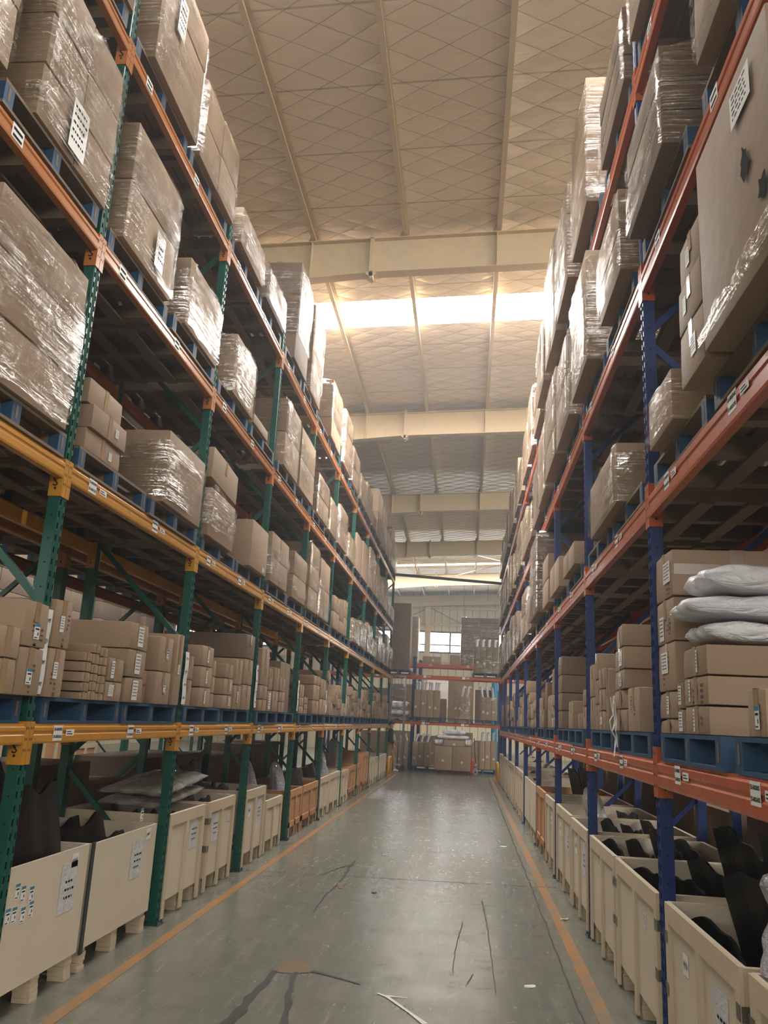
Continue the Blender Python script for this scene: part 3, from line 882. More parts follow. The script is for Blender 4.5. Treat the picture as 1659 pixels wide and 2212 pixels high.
place_row('L', 2, [
    (0, 2.3, 3.42, 4.3, 'large wrapped carton stack'), (0, 3.54, 4.55, 4.42, 'large carton stack in heavy ribbed film', dict(nz=3, ny=1)),
    (1, 6.20, 7.15, 4.0, 'big plain carton with torn film', dict(nz=1, ny=1, film_z=(.05, .85))),
    (2, 7.42, 8.28, 3.86, 'taped carton under gathered film', dict(nz=1, ny=1, film_z=(.2, 1), pinch=0)),
    (2, 8.98, 9.76, 3.93, 'large printed carton load', dict(nz=1, ny=1, film_on=False, papers=[(.8, .1, .1, .05, 'text')])),
    (3, 9.98, 10.98, 4.02, 'carton load tied in bunched film', dict(nz=2, film_z=(.1, .75))), (3, 11.35, 12.3, 4.05, 'carton load under fanned film', dict(nz=2, ny=1, film_z=(.1, .95))),
    (4, 12.56, 13.36, 4.45, 'tall carton stack in film', dict(ny=1)), (4, 13.47, 14.5, 4.38, 'tall carton stack with film skirt', dict(nz=2, film_z=(0, .6))),
    (6, 17.9, 18.9, 3.9, 'rounded carton load with film'), (6, 19.0, 20.1, 4.0, 'film-wrapped carton cube'),
    (7, 20.35, 21.4, 4.1, 'wrapped carton stack'), (7, 21.5, 22.6, 3.85, 'wrapped carton stack'),
    (8, 22.95, 24.0, 4.2, 'wrapped carton stack'), (8, 24.1, 25.2, 4.0, 'wrapped carton stack'),
    (9, 25.5, 26.6, 4.35, 'tall wrapped carton stack'), (9, 26.7, 27.8, 4.1, 'dark wrapped carton load', dict(mat='card_dark'))])
place_row('R', 4, [
    (0, 2.6, 3.7, 7.8, 'wrapped carton stack'), (0, 3.85, 5.0, 7.7, 'wrapped carton stack'),
    (1, 5.34, 6.42, 7.24, 'dark carton pack in film', dict(nz=3, ny=1, xf=1.08, mat='card_dark')), (1, 6.85, 7.93, 7.95, 'tall dark stack in creased film', dict(nz=3, ny=1, xf=1.02)),
    (2, 8.2, 9.3, 7.75, 'wrapped carton stack', dict(xf=1.0)), (2, 9.45, 10.72, 8.0, 'tall wrapped carton stack', dict(xf=1.0)),
    (3, 11.0, 12.1, 7.6, 'wrapped stack with drooping film', dict(xf=1.0)), (3, 12.25, 13.5, 7.3, 'wrapped stack with tangled film on top'),
    (4, 13.9, 14.95, 7.75, 'wrapped carton stack'), (4, 15.1, 16.35, 7.5, 'wrapped carton stack'),
    (5, 16.7, 17.8, 7.3, 'wrapped carton stack'), (5, 17.95, 19.1, 7.7, 'wrapped carton stack'),
    (6, 19.6, 20.7, 7.5, 'wrapped pale carton stack'), (6, 20.8, 21.95, 7.8, 'wrapped pale carton stack'),
    (7, 22.4, 23.5, 7.6, 'wrapped carton stack'), (7, 23.6, 24.8, 7.3, 'wrapped carton stack'),
    (8, 25.3, 26.4, 7.5, 'wrapped carton stack'), (8, 26.5, 27.6, 7.2, 'wrapped carton stack')])
place_row('R', 3, [
    (0, 2.55, 3.50, 6.2, 'tall carton stack in film', dict(xf=1.06)), (0, 4.04, 5.0, 5.62, 'dark film pack with two labels', dict(nz=3, ny=1, xf=1.02, mat='card_dark')),
    (1, 5.36, 6.25, 5.62, 'bulging film-wrapped carton load', dict(nz=2, ny=1, xf=1.02)), (1, 6.85, 7.92, 6.05, 'tall load in ribbed film', dict(nz=2, ny=1, xf=1.0)),
    (2, 8.2, 9.4, 5.95, 'tall dark stack in shiny film', dict(xf=1.0, nz=2, ny=1)), (2, 9.5, 10.72, 6.1, 'tall stack in shiny film', dict(xf=1.0, ny=1)),
    (3, 11.0, 12.15, 6.0, 'tall wrapped stack', dict(xf=1.02)), (3, 12.3, 13.5, 5.9, 'tall dark carton block', dict(mat='card_dark', nz=1, ny=1, film_z=(.4, 1))),
    (4, 13.95, 15.0, 5.6, 'wrapped carton stack'), (4, 15.1, 16.3, 5.8, 'wrapped carton stack'),
    (5, 16.7, 17.8, 5.9, 'wrapped carton stack'), (5, 17.95, 19.1, 5.7, 'wrapped carton stack'),
    (6, 19.6, 20.7, 5.8, 'wrapped pale stack'), (6, 20.85, 21.9, 6.0, 'wrapped pale stack'),
    (7, 22.4, 23.5, 5.8, 'wrapped carton stack'), (7, 23.6, 24.8, 5.9, 'wrapped carton stack'),
    (8, 25.3, 26.4, 5.7, 'wrapped carton stack'), (8, 26.5, 27.6, 6.0, 'wrapped carton stack')])
place_row('R', 2, [
    (0, 2.5, 3.42, 4.32, 'huge torn carton load', dict(nz=1, ny=1, film_z=(0, .12), xf=1.0, papers=[(.3, .82, .22, .15, 'text')])),
    (0, 4.22, 4.78, 3.68, 'low film-wrapped carton', dict(nz=1, ny=1, xf=1.06)),
    (1, 5.9, 7.2, 3.84, 'film-wrapped carton load', dict(nz=1, ny=1, xf=1.06)),
    (2, 8.3, 9.25, 3.62, 'small carton stack', dict(film_on=False)), (2, 9.7, 10.72, 3.75, 'carton stack', dict(film_on=False)),
    (3, 11.0, 11.8, 4.05, 'carton stack with loose flap', dict(film_on=False, nz=2, ny=1)), (3, 12.05, 13.45, 4.58, 'very tall dark carton in film', dict(mat='card_dark', nz=1, ny=1, xf=1.0)),
    (4, 13.9, 15.0, 4.0, 'carton stack with torn film', dict(film_z=(.2, .8))), (4, 15.15, 16.3, 4.25, 'wrapped carton stack'),
    (5, 16.7, 17.8, 3.95, 'wrapped carton stack'), (5, 18.0, 19.1, 4.2, 'wrapped pale stack'),
    (6, 19.6, 20.7, 4.3, 'wrapped stack'), (6, 20.8, 21.9, 4.0, 'wrapped stack'),
    (7, 22.4, 23.5, 4.2, 'wrapped stack'), (7, 23.6, 24.8, 4.3, 'wrapped stack'),
    (8, 25.3, 26.4, 3.9, 'wrapped stack'), (8, 26.5, 27.6, 4.3, 'wrapped stack')])
# two labels on the near face of the dark pack are on its open-end side
for o in [x for x in bpy.data.objects if x.get('label', '').startswith('dark film pack with two')]:
    for zz in (.22, .42):
        q = obj('white_label', paper_mesh(.09, .07, 'text'), o, (.12, -.50, zz))

# torn openings in the huge carton
for o in [x for x in bpy.data.objects if x.get('label', '').startswith('huge torn carton')]:
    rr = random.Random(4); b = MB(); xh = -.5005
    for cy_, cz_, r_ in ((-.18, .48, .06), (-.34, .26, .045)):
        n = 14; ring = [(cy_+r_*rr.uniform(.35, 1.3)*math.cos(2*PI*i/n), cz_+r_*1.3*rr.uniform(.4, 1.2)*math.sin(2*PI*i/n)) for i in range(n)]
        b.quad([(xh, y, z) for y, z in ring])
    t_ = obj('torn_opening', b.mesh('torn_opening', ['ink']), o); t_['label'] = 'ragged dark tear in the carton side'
# ---- loose cartons: rows of (y0, y1, z0, z1, options), bay by bay
def columns(side, lv, bay, rows, group, pre=''):
    """sort cartons into columns, keep them apart, and label each by its column and its height in the column"""
    cols = []
    items = [dict(y0=r[0], y1=r[1], z0=r[2], z1=r[3], kw=dict(r[4]) if len(r) > 4 else {}) for r in rows]
    for it in sorted(items, key=lambda i: i['z0']):
        best = None
        for c in cols:
            o = min(c[0]['y1'], it['y1'])-max(c[0]['y0'], it['y0'])
            if o > .5*min(c[0]['y1']-c[0]['y0'], it['y1']-it['y0']) and it['z0'] >= c[-1]['z1']-.035: best = c; break
        if best: best.append(it)
        else: cols.append([it])
    cols.sort(key=lambda c: c[0]['y0'])
    for a, c in zip(cols, cols[1:]):                  # keep neighbouring columns clear of each other
        ya = max(i['y1'] for i in a); yb = min(i['y0'] for i in c)
        if ya > yb:
            m = (ya+yb)/2
            for i in a: i['y1'] = min(i['y1'], m-.002)
            for i in c: i['y0'] = max(i['y0'], m+.002)
    for ci, c in enumerate(cols):
        z = LV[side][lv]+PH+.004 if lv else None
        for k, i in enumerate(c):
            h = i['z1']-i['z0']
            if z is not None: i['z0'] = z; i['z1'] = z+h; z += h+.002
            n = len(c)
            pos = 'sole box of' if n == 1 else ('bottom of' if k == 0 else ('top of' if k == n-1 else '%s up in' % ORD[k]))
            w = i['y1']-i['y0']
            adj = 'tall' if h > 1.5*w else ('flat' if h < .5*w else ('small' if h*w < .04 else 'brown'))
            adj = i['kw'].pop('look', adj)
            lab = '%s carton, %s %s column, %s, %s bay, %s' % (adj, pos, ORD[ci], SHELF[lv], ORD[bay], RACKNAME[side])
            carton(side, i['y0'], i['y1'], i['z0'], i['z1'], lab, group, **i['kw'])
GL, GR = 'loose cartons on the lowest shelf of the green rack', 'loose cartons on the lowest shelf of the blue rack'
T = lambda **k: k
tl = ('teal', .0, .52, .06, .10)
columns('L', 1, 0, [
    (3.05, 3.55, 1.79, 2.1, T(depth=.9)), (3.05, 3.55, 2.1, 2.3, T(depth=.9)), (3.6, 4.1, 1.79, 2.2, T(depth=.9)),
    (4.12, 4.36, 1.79, 1.98, T(depth=.5, xf=-2.46)), (4.12, 4.36, 1.98, 2.15, T(depth=.5, xf=-2.46)),
    (4.38, 4.655, 1.79, 2.06, T(depth=.62, prints=3, paper=('teal', 0, .4, .06, .09), xf=-2.47)), (4.38, 4.655, 2.06, 2.32, T(depth=.62, prints=3, paper=('teal', .05, .35, .06, .09), xf=-2.47))], GL)
small = dict(depth=.75, tape=True, mat='card')
columns('L', 1, 1, [
    (4.775, 4.99, 1.79, 2.085, T(depth=.5, prints=2, paper=('text', -.05, .55, .05, .10))), (4.775, 5.0, 2.085, 2.38, T(depth=.5, prints=2, paper=('text', -.05, .5, .05, .10))),
    (5.05, 5.18, 1.79, 2.0, T(depth=.9, xf=-2.6)),
    (5.24, 5.36, 1.79, 1.84, small), (5.24, 5.36, 1.84, 1.90, small), (5.24, 5.36, 1.90, 1.965, small), (5.24, 5.36, 1.965, 2.03, small), (5.24, 5.36, 2.03, 2.095, small),
    (5.365, 5.475, 1.79, 1.85, small), (5.365, 5.475, 1.85, 1.91, small), (5.365, 5.475, 1.91, 1.96, small), (5.365, 5.475, 1.96, 2.02, small), (5.365, 5.475, 2.02, 2.09, small), (5.365, 5.475, 2.09, 2.15, small),
    (5.48, 5.60, 1.79, 1.84, small), (5.48, 5.60, 1.84, 1.90, small), (5.48, 5.60, 1.90, 1.955, small), (5.48, 5.60, 1.955, 2.02, small), (5.48, 5.60, 2.02, 2.075, small), (5.48, 5.60, 2.075, 2.14, small),
    (5.63, 5.90, 1.79, 1.925, T(depth=.5, paper=('text', -.2, .55, .08, .08))), (5.64, 5.90, 1.925, 2.09, T(depth=.55, paper=('text', -.25, .5, .05, .12))),
    (5.95, 6.30, 1.79, 1.975, T(depth=.7, paper=('text', .05, .5, .10, .15))), (5.95, 6.30, 1.975, 2.18, T(depth=.7, paper=('text', .05, .5, .10, .15))), (5.95, 6.30, 2.18, 2.38, T(depth=.95, paper=('text', .05, .5, .10, .15), prints=1)),
    (6.36, 6.52, 1.79, 1.93, T(depth=.7, xf=-2.56)), (6.36, 6.52, 1.93, 2.05, T(depth=.7, xf=-2.56)),
    (6.56, 6.90, 1.79, 2.055, T(depth=.6, paper=('teal', .1, .5, .05, .08))), (6.57, 6.88, 2.055, 2.34, T(depth=.6, paper=('teal', .1, .5, .05, .08), prints=1)),
    (6.98, 7.15, 1.79, 2.40, T(depth=.6, paper=('text', .0, .5, .05, .08)))], GL)
columns('L', 1, 2, [
    (7.40, 7.62, 1.79, 2.03, T(depth=.6, xf=-2.55)), (7.40, 7.62, 2.03, 2.25, T(depth=.6, xf=-2.55)),
    (7.70, 8.05, 1.79, 1.975, T(depth=.6, paper=('text', 0, .5, .04, .12))), (7.70, 8.05, 1.975, 2.17, T(depth=.6, paper=('text', 0, .5, .04, .12))), (7.70, 8.05, 2.17, 2.365, T(depth=.6, paper=('text', 0, .5, .04, .12))),
    (8.09, 8.30, 1.79, 1.93, T(depth=.5, xf=-2.54)), (8.09, 8.30, 1.93, 2.10, T(depth=.5, xf=-2.54)), (8.09, 8.30, 2.10, 2.26, T(depth=.5, xf=-2.54)),
    (8.50, 8.82, 1.79, 1.93, T(depth=.6, paper=('text', .2, .5, .04, .08))), (8.50, 8.82, 1.93, 2.10, T(depth=.6, paper=('text', .2, .5, .04, .08))), (8.50, 8.80, 2.10, 2.25, T(depth=.6)),
    (8.90, 9.18, 1.79, 2.05, T(depth=.6, paper=('text', .0, .5, .04, .12), prints=1)), (8.90, 9.16, 2.05, 2.33, T(depth=.6, prints=1)),
    (9.25, 9.62, 1.79, 2.07, T(depth=.9, prints=2)), (9.25, 9.62, 2.07, 2.36, T(depth=.9, prints=2)), (9.25, 9.62, 2.36, 2.64, T(depth=1.0, mat='card_dark'))], GL)
columns('L', 1, 3, [
    (10.02, 10.42, 1.79, 1.93, T(depth=.6)), (10.02, 10.42, 1.93, 2.10, T(depth=.6, prints=1)), (10.02, 10.42, 2.10, 2.55, T(depth=.6, prints=2)),
    (10.48, 10.66, 1.79, 2.05, T(depth=.5, paper=('text', 0, .5, .1, .2))), (10.48, 10.66, 2.05, 2.33, T(depth=.5)),
    (10.75, 11.06, 1.79, 2.06, T(depth=.6, prints=1)), (10.78, 11.06, 2.06, 2.36, T(depth=.6, prints=1)),
    (11.12, 11.48, 1.79, 1.93, T(depth=.6)), (11.12, 11.48, 1.93, 2.06, T(depth=.6)), (11.12, 11.46, 2.06, 2.25, T(depth=.6)),
    (11.6, 12.3, 1.79, 2.5, T(depth=.8, mat='card_dark', xf=-2.62))], GL)
columns('L', 1, 4, [
    (12.55, 12.85, 1.79, 1.90, T(depth=.5)), (12.55, 12.85, 1.90, 2.03, T(depth=.5)), (12.55, 12.85, 2.03, 2.22, T(depth=.5)),
    (12.95, 13.2, 1.79, 1.86, T(depth=.5)), (12.95, 13.2, 1.86, 1.94, T(depth=.5)), (12.95, 13.2, 1.94, 2.04, T(depth=.5)),
    (13.65, 14.25, 1.79, 2.02, T(depth=.7, prints=1)), (13.65, 14.25, 2.02, 2.27, T(depth=.7, prints=1)), (13.65, 14.25, 2.27, 2.42, T(depth=.9)),
    (14.32, 14.92, 1.79, 2.06, T(depth=.6)), (14.32, 14.92, 2.06, 2.40, T(depth=.6))], GL)
def random_columns(side, lv, bay, seed, group, ya, yb, hmax):
    rr = random.Random(seed); rows = []; y = ya
    base = LV[side][lv]+PH
    while y < yb-.2:
        w = min(rr.choice([.22, .3, .36, .48, .55]), yb-y)
        z = base; top = base+rr.uniform(.3, hmax)
        if rr.random() < .14: y += w*.7; continue
        while z < top-.1:
            h = rr.choice([.14, .2, .26, .34, .45]); h = min(h, top-z+.05)
            rows.append((y, y+w, z, z+h, T(depth=rr.choice([.5, .6, .8]), far=bay > 6, prints=1 if rr.random() < .4 else 0, paper=('text', .0, .5, .06, .10) if rr.random() < .5 else None,
                         xf=((-2.50 if side == 'L' else 1.14) + (rr.uniform(-.05, .0) if side == 'L' else rr.uniform(0, .05))), mat='card' if rr.random() < .8 else 'card_dark')))
            z += h
        y += w+rr.uniform(.02, .10)
    columns(side, lv, bay, rows, group)
for bay in range(5, 10): random_columns('L', 1, bay, 50+bay, GL, PY['L'][bay]+.1, PY['L'][bay+1]-.1, .75)
columns('R', 1, 0, [
    (4.72, 5.13, 1.76, 1.84, T(depth=.7, worn=.012, look='crushed')), (4.72, 5.13, 1.84, 1.99, T(depth=.7, worn=.01, paper=('text', .0, .5, .05, .10))),
    (4.72, 5.13, 1.99, 2.26, T(depth=.8, paper=('text', .1, .6, .15, .12), prints=2, ytape=1)), (4.72, 5.13, 2.26, 2.51, T(depth=1.0, paper=('text', .2, .35, .10, .14), prints=2, ytape=1)), (4.72, 5.13, 2.51, 2.78, T(depth=1.02, paper=('text', -.2, .55, .16, .12), prints=2, look='big', ytape=2)),
    (4.60, 4.70, 1.76, 1.89, T(depth=.12, paper=('text', 0, .5, .08, .10))), (4.60, 4.70, 1.89, 2.03, T(depth=.12, paper=('text', 0, .5, .06, .10))),
    (4.12, 4.56, 1.76, 1.90, T(depth=1.0, ytape=1, paper=('text', .1, .5, .025, .11), prints=1)), (4.12, 4.56, 1.90, 2.04, T(depth=1.0, ytape=1, paper=('text', .25, .55, .025, .11), prints=2)), (4.12, 4.56, 2.04, 2.19, T(depth=1.0, ytape=1, paper=('text', -.1, .5, .025, .11))),
    (3.36, 3.58, 1.76, 1.95, T(depth=.11, prints=2, paper=('teal', -.05, .4, .05, .09)))], GR)
columns('R', 1, 1, [
    (5.40, 5.74, 1.76, 1.90, T(depth=.9, xf=1.5)), (5.72, 6.14, 1.76, 2.06, T(depth=.65, prints=2, look='upright')),
    (6.20, 6.72, 1.76, 1.92, T(depth=.6, worn=.02, look='crushed')), (6.18, 6.68, 1.92, 2.06, T(depth=.6, worn=.02, rot=.06, look='crushed')),
    (6.16, 6.66, 2.06, 2.20, T(depth=.7, paper=('pouch', -.1, .5, .16, .10), rot=-.05)), (6.12, 6.66, 2.20, 2.36, T(depth=.8, paper=('pouch', -.15, .5, .18, .11), rot=-.06, look='tilted')), (6.10, 6.62, 2.36, 2.52, T(depth=.85, rot=-.10, look='tilted')),
    (6.93, 7.05, 1.76, 2.26, T(depth=.5, worn=.01)),
    (7.12, 7.42, 1.76, 1.92, T(depth=.5, paper=('text', .1, .5, .1, .06))), (7.12, 7.42, 1.92, 2.10, T(depth=.5)), (7.12, 7.42, 2.10, 2.27, T(depth=.5)),
    (7.46, 7.62, 1.76, 1.98, T(depth=.7)), (7.46, 7.62, 1.98, 2.19, T(depth=.7)), (7.46, 7.62, 2.19, 2.42, T(depth=.7)),
    (7.66, 7.94, 1.76, 2.05, T(depth=.5, prints=2)), (7.66, 7.94, 2.05, 2.34, T(depth=.5))], GR)
columns('R', 1, 2, [
    (8.20, 8.42, 1.76, 1.98, T(depth=.5)), (8.20, 8.42, 1.98, 2.14, T(depth=.5)), (8.50, 8.78, 1.76, 1.92, T(depth=.4)),
    (8.90, 9.16, 1.76, 2.30, T(depth=.8, xf=1.3, mat='card_dark')), (9.26, 9.66, 1.76, 2.06, T(depth=.5, xf=1.16)),
    (10.22, 10.62, 1.76, 1.97, T(depth=.9, mat='card_dark')), (10.22, 10.62, 1.97, 2.18, T(depth=.9, mat='card_dark')), (10.22, 10.62, 2.18, 2.39, T(depth=.9, mat='card_dark')), (10.22, 10.62, 2.39, 2.61, T(depth=.9, mat='card_dark'))], GR)
for bay in range(3, 9): random_columns('R', 1, bay, 90+bay, GR, PY['R'][bay]+.12, PY['R'][bay+1]-.12, .8)
# loose cartons on the second shelf of the green rack
columns('L', 2, 1, [(4.86, 5.42, 3.38, 3.53, T(depth=.7, xf=-2.52, paper=('text', .2, .4, .05, .06))), (4.88, 5.44, 3.53, 3.70, T(depth=.7, xf=-2.50, paper=('text', .2, .5, .05, .06))), (4.86, 5.40, 3.70, 3.88, T(depth=.7, xf=-2.54))], 'loose cartons on the second shelf of the green rack')
columns('L', 2, 5, [(15.2, 15.9, 3.38, 3.7, T(depth=.8)), (15.2, 15.9, 3.7, 4.0, T(depth=.8)), (16.05, 16.5, 3.38, 3.62, T(depth=.7)), (16.05, 16.5, 3.62, 4.05, T(depth=.7)), (16.55, 17.0, 3.38, 3.75, T(depth=.7)), (16.55, 17.0, 3.75, 4.1, T(depth=.7))], 'loose cartons on the second shelf of the green rack')
carton('L', 7.40, 8.30, 3.93, 4.25, 'taped carton lying tilted on gathered film, second shelf, third bay of green rack', 'loose cartons on the second shelf of the green rack', depth=.8, tip=-.06)
carton('R', 3.46, 3.86, 3.38, 3.66, 'lower white-labelled carton beside huge torn carton, second shelf of blue rack', 'cartons beside the torn load', depth=.5, xf=1.02, paper=('text', -.1, .5, .08, .10))
carton('R', 3.46, 3.86, 3.662, 3.90, 'middle carton beside huge torn carton, second shelf of blue rack', 'cartons beside the torn load', depth=.5, xf=1.02, paper=('text', .2, .5, .05, .09))
carton('R', 3.46, 3.84, 3.902, 4.13, 'top carton beside huge torn carton, second shelf of blue rack', 'cartons beside the torn load', depth=.5, xf=1.03, paper=('text', .1, .5, .06, .09))
# dark blocks added on the rear racks to stop light behind the loads
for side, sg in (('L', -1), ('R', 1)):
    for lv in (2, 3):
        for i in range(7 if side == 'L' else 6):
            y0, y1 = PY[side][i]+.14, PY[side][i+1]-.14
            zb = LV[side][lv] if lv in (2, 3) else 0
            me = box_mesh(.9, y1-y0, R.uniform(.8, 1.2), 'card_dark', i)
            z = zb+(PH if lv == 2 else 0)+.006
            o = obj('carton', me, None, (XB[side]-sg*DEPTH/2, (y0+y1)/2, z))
            tag(o, 'added dark carton block on rear rack behind %s bay of %s, %s' % (ORD[i], RACKNAME[side], SHELF[lv]), 'carton', 'added carton blocks on the rear racks')
# ------------------------------------------------------------------ plywood crates on the floor
def crate(side, y0, y1, ztop, label, style='batten', mat='ply', depth=.95, xf=None, papers=(), clips=False, group=None, legs=True, far=False):
    sg = 1 if side == 'L' else -1
    xf = xf if xf is not None else (-2.545 if side == 'L' else 1.145)
    W = y1-y0; cx, cy = xf-sg*depth/2, (y0+y1)/2
    root = empty('plywood_crate', (cx, cy, 0)); tag(root, label, 'crate', group or 'plywood crates under the %s' % RACKNAME[side])
    hx, hy, zb, t = depth/2, W/2, .15, .014
    # side panels
    for (x0, x1, a, c) in ((hx-t, hx, -hy, hy), (-hx, -hx+t, -hy, hy), (-hx+t, hx-t, -hy, -hy+t), (-hx+t, hx-t, hy-t, hy)):
        b = MB(); b.box(x0, x1, a, c, zb, ztop); obj('side_panel', b.mesh('side_panel', [mat]), root)
    b = MB(); b.box(-hx+t, hx-t, -hy+t, hy-t, zb, zb+.015); obj('floor_panel', b.mesh('floor_panel', [mat]), root)
    # feet: blocks of stacked offcuts
    for yy in (-hy+.07, 0, hy-.07):
        for fx in (-hx+.07, 0, hx-.07):
            b = MB(); n = 5
            for i in range(n):
                j = R.uniform(-.004, .004)
                b.box(fx-.055+j, fx+.055+j, yy-.05+j, yy+.05+j, .001+i*(zb-.002)/n, .001+(i+1)*(zb-.002)/n-.0015)
            obj('foot_block', b.mesh('foot_block', ['batten']), root)
    if style == 'batten':
        bt = 'batten' if mat == 'ply' else mat
        e = .018
        for s in (1, -1):
            b = MB(); x0, x1 = (hx, hx+e) if s > 0 else (-hx-e, -hx)
            b.box(x0, x1, -hy, hy, ztop-.10, ztop)
            for yy in (-hy+.035, 0, hy-.035): b.box(x0, x1, yy-.035, yy+.035, .02 if legs else zb, ztop-.1005)
            if mat != 'ply': b.box(x0, x1, -hy, hy, zb, zb+.08)
            obj('batten_frame', b.mesh('batten_frame', [bt if mat == 'ply' else mat]), root)
        for s in (1, -1):
            b = MB(); y_0, y_1 = (hy, hy+e*.8) if s > 0 else (-hy-e*.8, -hy)
            b.box(-hx, hx, y_0, y_1, ztop-.10, ztop)
            for xx in (-hx+.04, hx-.04): b.box(xx-.04, xx+.04, y_0, y_1, zb, ztop-.1005)
            obj('batten_frame', b.mesh('batten_frame', [bt if mat == 'ply' else mat]), root)
    xo = sg*(hx+(.0195 if False else .0015))
    for (fy, z, w, h, kind) in papers:
        o = sheet(root, side, xo, -hy+fy*W, z, w, h, kind, 'document_pouch' if kind == 'pouch' else 'paper_label')
    if clips:
        for zz in (.42, .68):
            for ey in clips:
                b = MB(); yy = ey*hy; x = sg*(hx+.019)
                b.box(min(x, x+sg*.002), max(x, x+sg*.002), yy-(.05 if ey > 0 else 0), yy+(.05 if ey < 0 else 0), zz-.03, zz+.03)
                b.box(min(x, x-sg*.13), max(x, x-sg*.13), yy+ey*.015, yy+ey*.018, zz-.03, zz+.03)
                obj('corner_clip', b.mesh('corner_clip', ['clip']), root)
    return root
pp = lambda fy, z, w=.22, h=.28: (fy, z, w, h, 'pouch')
cr_l = [
    (3.60, 4.60, .83, 'pale plywood crate', 'plain', 'ply', [], 0),
    (4.79, 5.80, .83, 'smooth pale plywood crate with seven blue-topped labels', 'plain', 'ply',
     [(.74, .60, .21, .30, 'pouch'), (.80, .755, .09, .085, 'scrawl'), (.10, .69, .05, .085, 'teal'), (.17, .665, .05, .085, 'teal'), (.27, .645, .05, .085, 'teal'),
      (.03, .57, .05, .085, 'teal'), (.10, .565, .05, .085, 'teal'), (.20, .545, .05, .085, 'teal'), (.29, .56, .05, .085, 'teal')], 0),
    (5.86, 7.08, .82, 'smooth pale plywood crate with one document pouch', 'plain', 'ply', [(.68, .60, .22, .28, 'pouch'), (.85, .76, .09, .085, 'scrawl')], 0),
    (7.36, 8.36, .86, 'battened plywood crate under folded plastic sheets', 'batten', 'ply', [pp(.72, .63)], 0),
    (8.52, 9.46, .86, 'battened plywood crate with document pouch', 'batten', 'ply', [pp(.28, .60), (.8, .64, .08, .07, 'text')], (-1,)),
    (9.94, 10.92, .86, 'tall battened plywood crate', 'batten', 'ply', [(.25, .62, .1, .14, 'scrawl'), pp(.72, .58)], 0),
    (11.0, 11.98, .66, 'low plywood crate', 'batten', 'ply', [(.6, .5, .08, .1, 'text')], 0),
    (12.52, 13.44, .67, 'brown timber crate', 'batten', 'ply_brown', [(.6, .52, .1, .1, 'text')], 0),
    (13.50, 14.88, .67, 'wide brown timber crate', 'batten', 'ply_brown', [(.65, .55, .1, .1, 'text')], 0),
    (15.12, 16.1, .69, 'pale battened crate', 'batten', 'ply', [], 0), (16.18, 17.48, .70, 'pale battened crate', 'batten', 'ply', [], 0),
    (17.7, 18.7, .67, 'pale battened crate', 'batten', 'ply', [], 0), (18.8, 20.05, .70, 'brown battened crate', 'batten', 'ply_brown', [], 0),
    (20.3, 21.2, .7, 'brown battened crate', 'batten', 'ply_brown', [], 0), (21.3, 22.6, .92, 'tall brown crate', 'batten', 'ply_brown', [], 0),
    (22.95, 23.95, .70, 'pale slatted crate', 'batten', 'ply', [], 0), (24.1, 25.2, .70, 'pale slatted crate', 'batten', 'ply', [], 0),
    (25.5, 26.5, .70, 'pale slatted crate', 'batten', 'ply', [], 0), (26.6, 27.75, .70, 'pale slatted crate', 'batten', 'ply', [], 0)]
cr_r = [
    (2.62, 3.68, .86, 'battened plywood crate at the open end', 'batten', 'ply', [], (1,)),
    (3.80, 5.08, .85, 'battened plywood crate with scrawled label and plastic pouch', 'batten', 'ply', [(.72, .62, .10, .10, 'scrawl'), (.27, .52, .24, .30, 'pouch')], (-1, 1)),
    (5.30, 6.64, .85, 'battened plywood crate with metal corner clips', 'batten', 'ply', [(.30, .62, .07, .08, 'text')], (-1, 1)),
    (6.70, 7.92, .85, 'battened plywood crate without papers', 'batten', 'ply', [(.7, .7, .06, .06, 'text')], (-1,)),
    (8.12, 9.26, .86, 'battened crate with two pouches', 'batten', 'ply', [pp(.25, .58, .16, .3), (.75, .62, .12, .14, 'scrawl')], 0),
    (9.32, 10.70, .87, 'battened crate with brown labels', 'batten', 'ply', [pp(.25, .58, .16, .3), (.75, .62, .12, .14, 'scrawl')], 0),
    (10.98, 12.1, .87, 'pale battened crate', 'batten', 'ply', [(.4, .6, .1, .1, 'scrawl')], 0), (12.2, 13.55, .88, 'brown timber crate', 'batten', 'ply_brown', [], 0),
    (13.85, 15.0, .86, 'pale plywood crate', 'plain', 'ply', [], 0), (15.1, 16.35, .86, 'pale plywood crate', 'plain', 'ply', [], 0),
    (16.65, 17.8, .9, 'pale plywood crate', 'batten', 'ply', [], 0), (17.9, 19.15, .9, 'pale plywood crate', 'batten', 'ply', [], 0),
    (19.5, 20.7, .9, 'pale plywood crate', 'batten', 'ply', [], 0), (20.8, 22.0, .9, 'pale plywood crate', 'batten', 'ply', [], 0),
    (22.3, 23.6, .9, 'pale plywood crate', 'batten', 'ply', [], 0), (23.7, 24.8, .9, 'pale plywood crate', 'batten', 'ply', [], 0), (25.2, 26.4, .9, 'pale plywood crate', 'batten', 'ply', [], 0), (26.5, 27.6, .9, 'pale plywood crate', 'batten', 'ply', [], 0)]
def bay_of(side, y):
    ps = PY[side]
    for i in range(len(ps)-1):
        if ps[i] <= y < ps[i+1]: return i
    return 0
crates = {'L': [], 'R': []}
for side, lst in (('L', cr_l), ('R', cr_r)):
    cnt = {}
    for (y0, y1, zt, look, style, mat, papers, clips) in lst:
        bay = bay_of(side, (y0+y1)/2); k = cnt.get(bay, 0); cnt[bay] = k+1
        lab = '%s, %s bay of %s, %s' % (look, ORD[bay], RACKNAME[side], ('nearer', 'farther', 'farthest')[k])
        c = crate(side, y0, y1, zt, lab, style, mat, papers=papers, clips=clips)
        crates[side].append((c, y0, y1, zt))
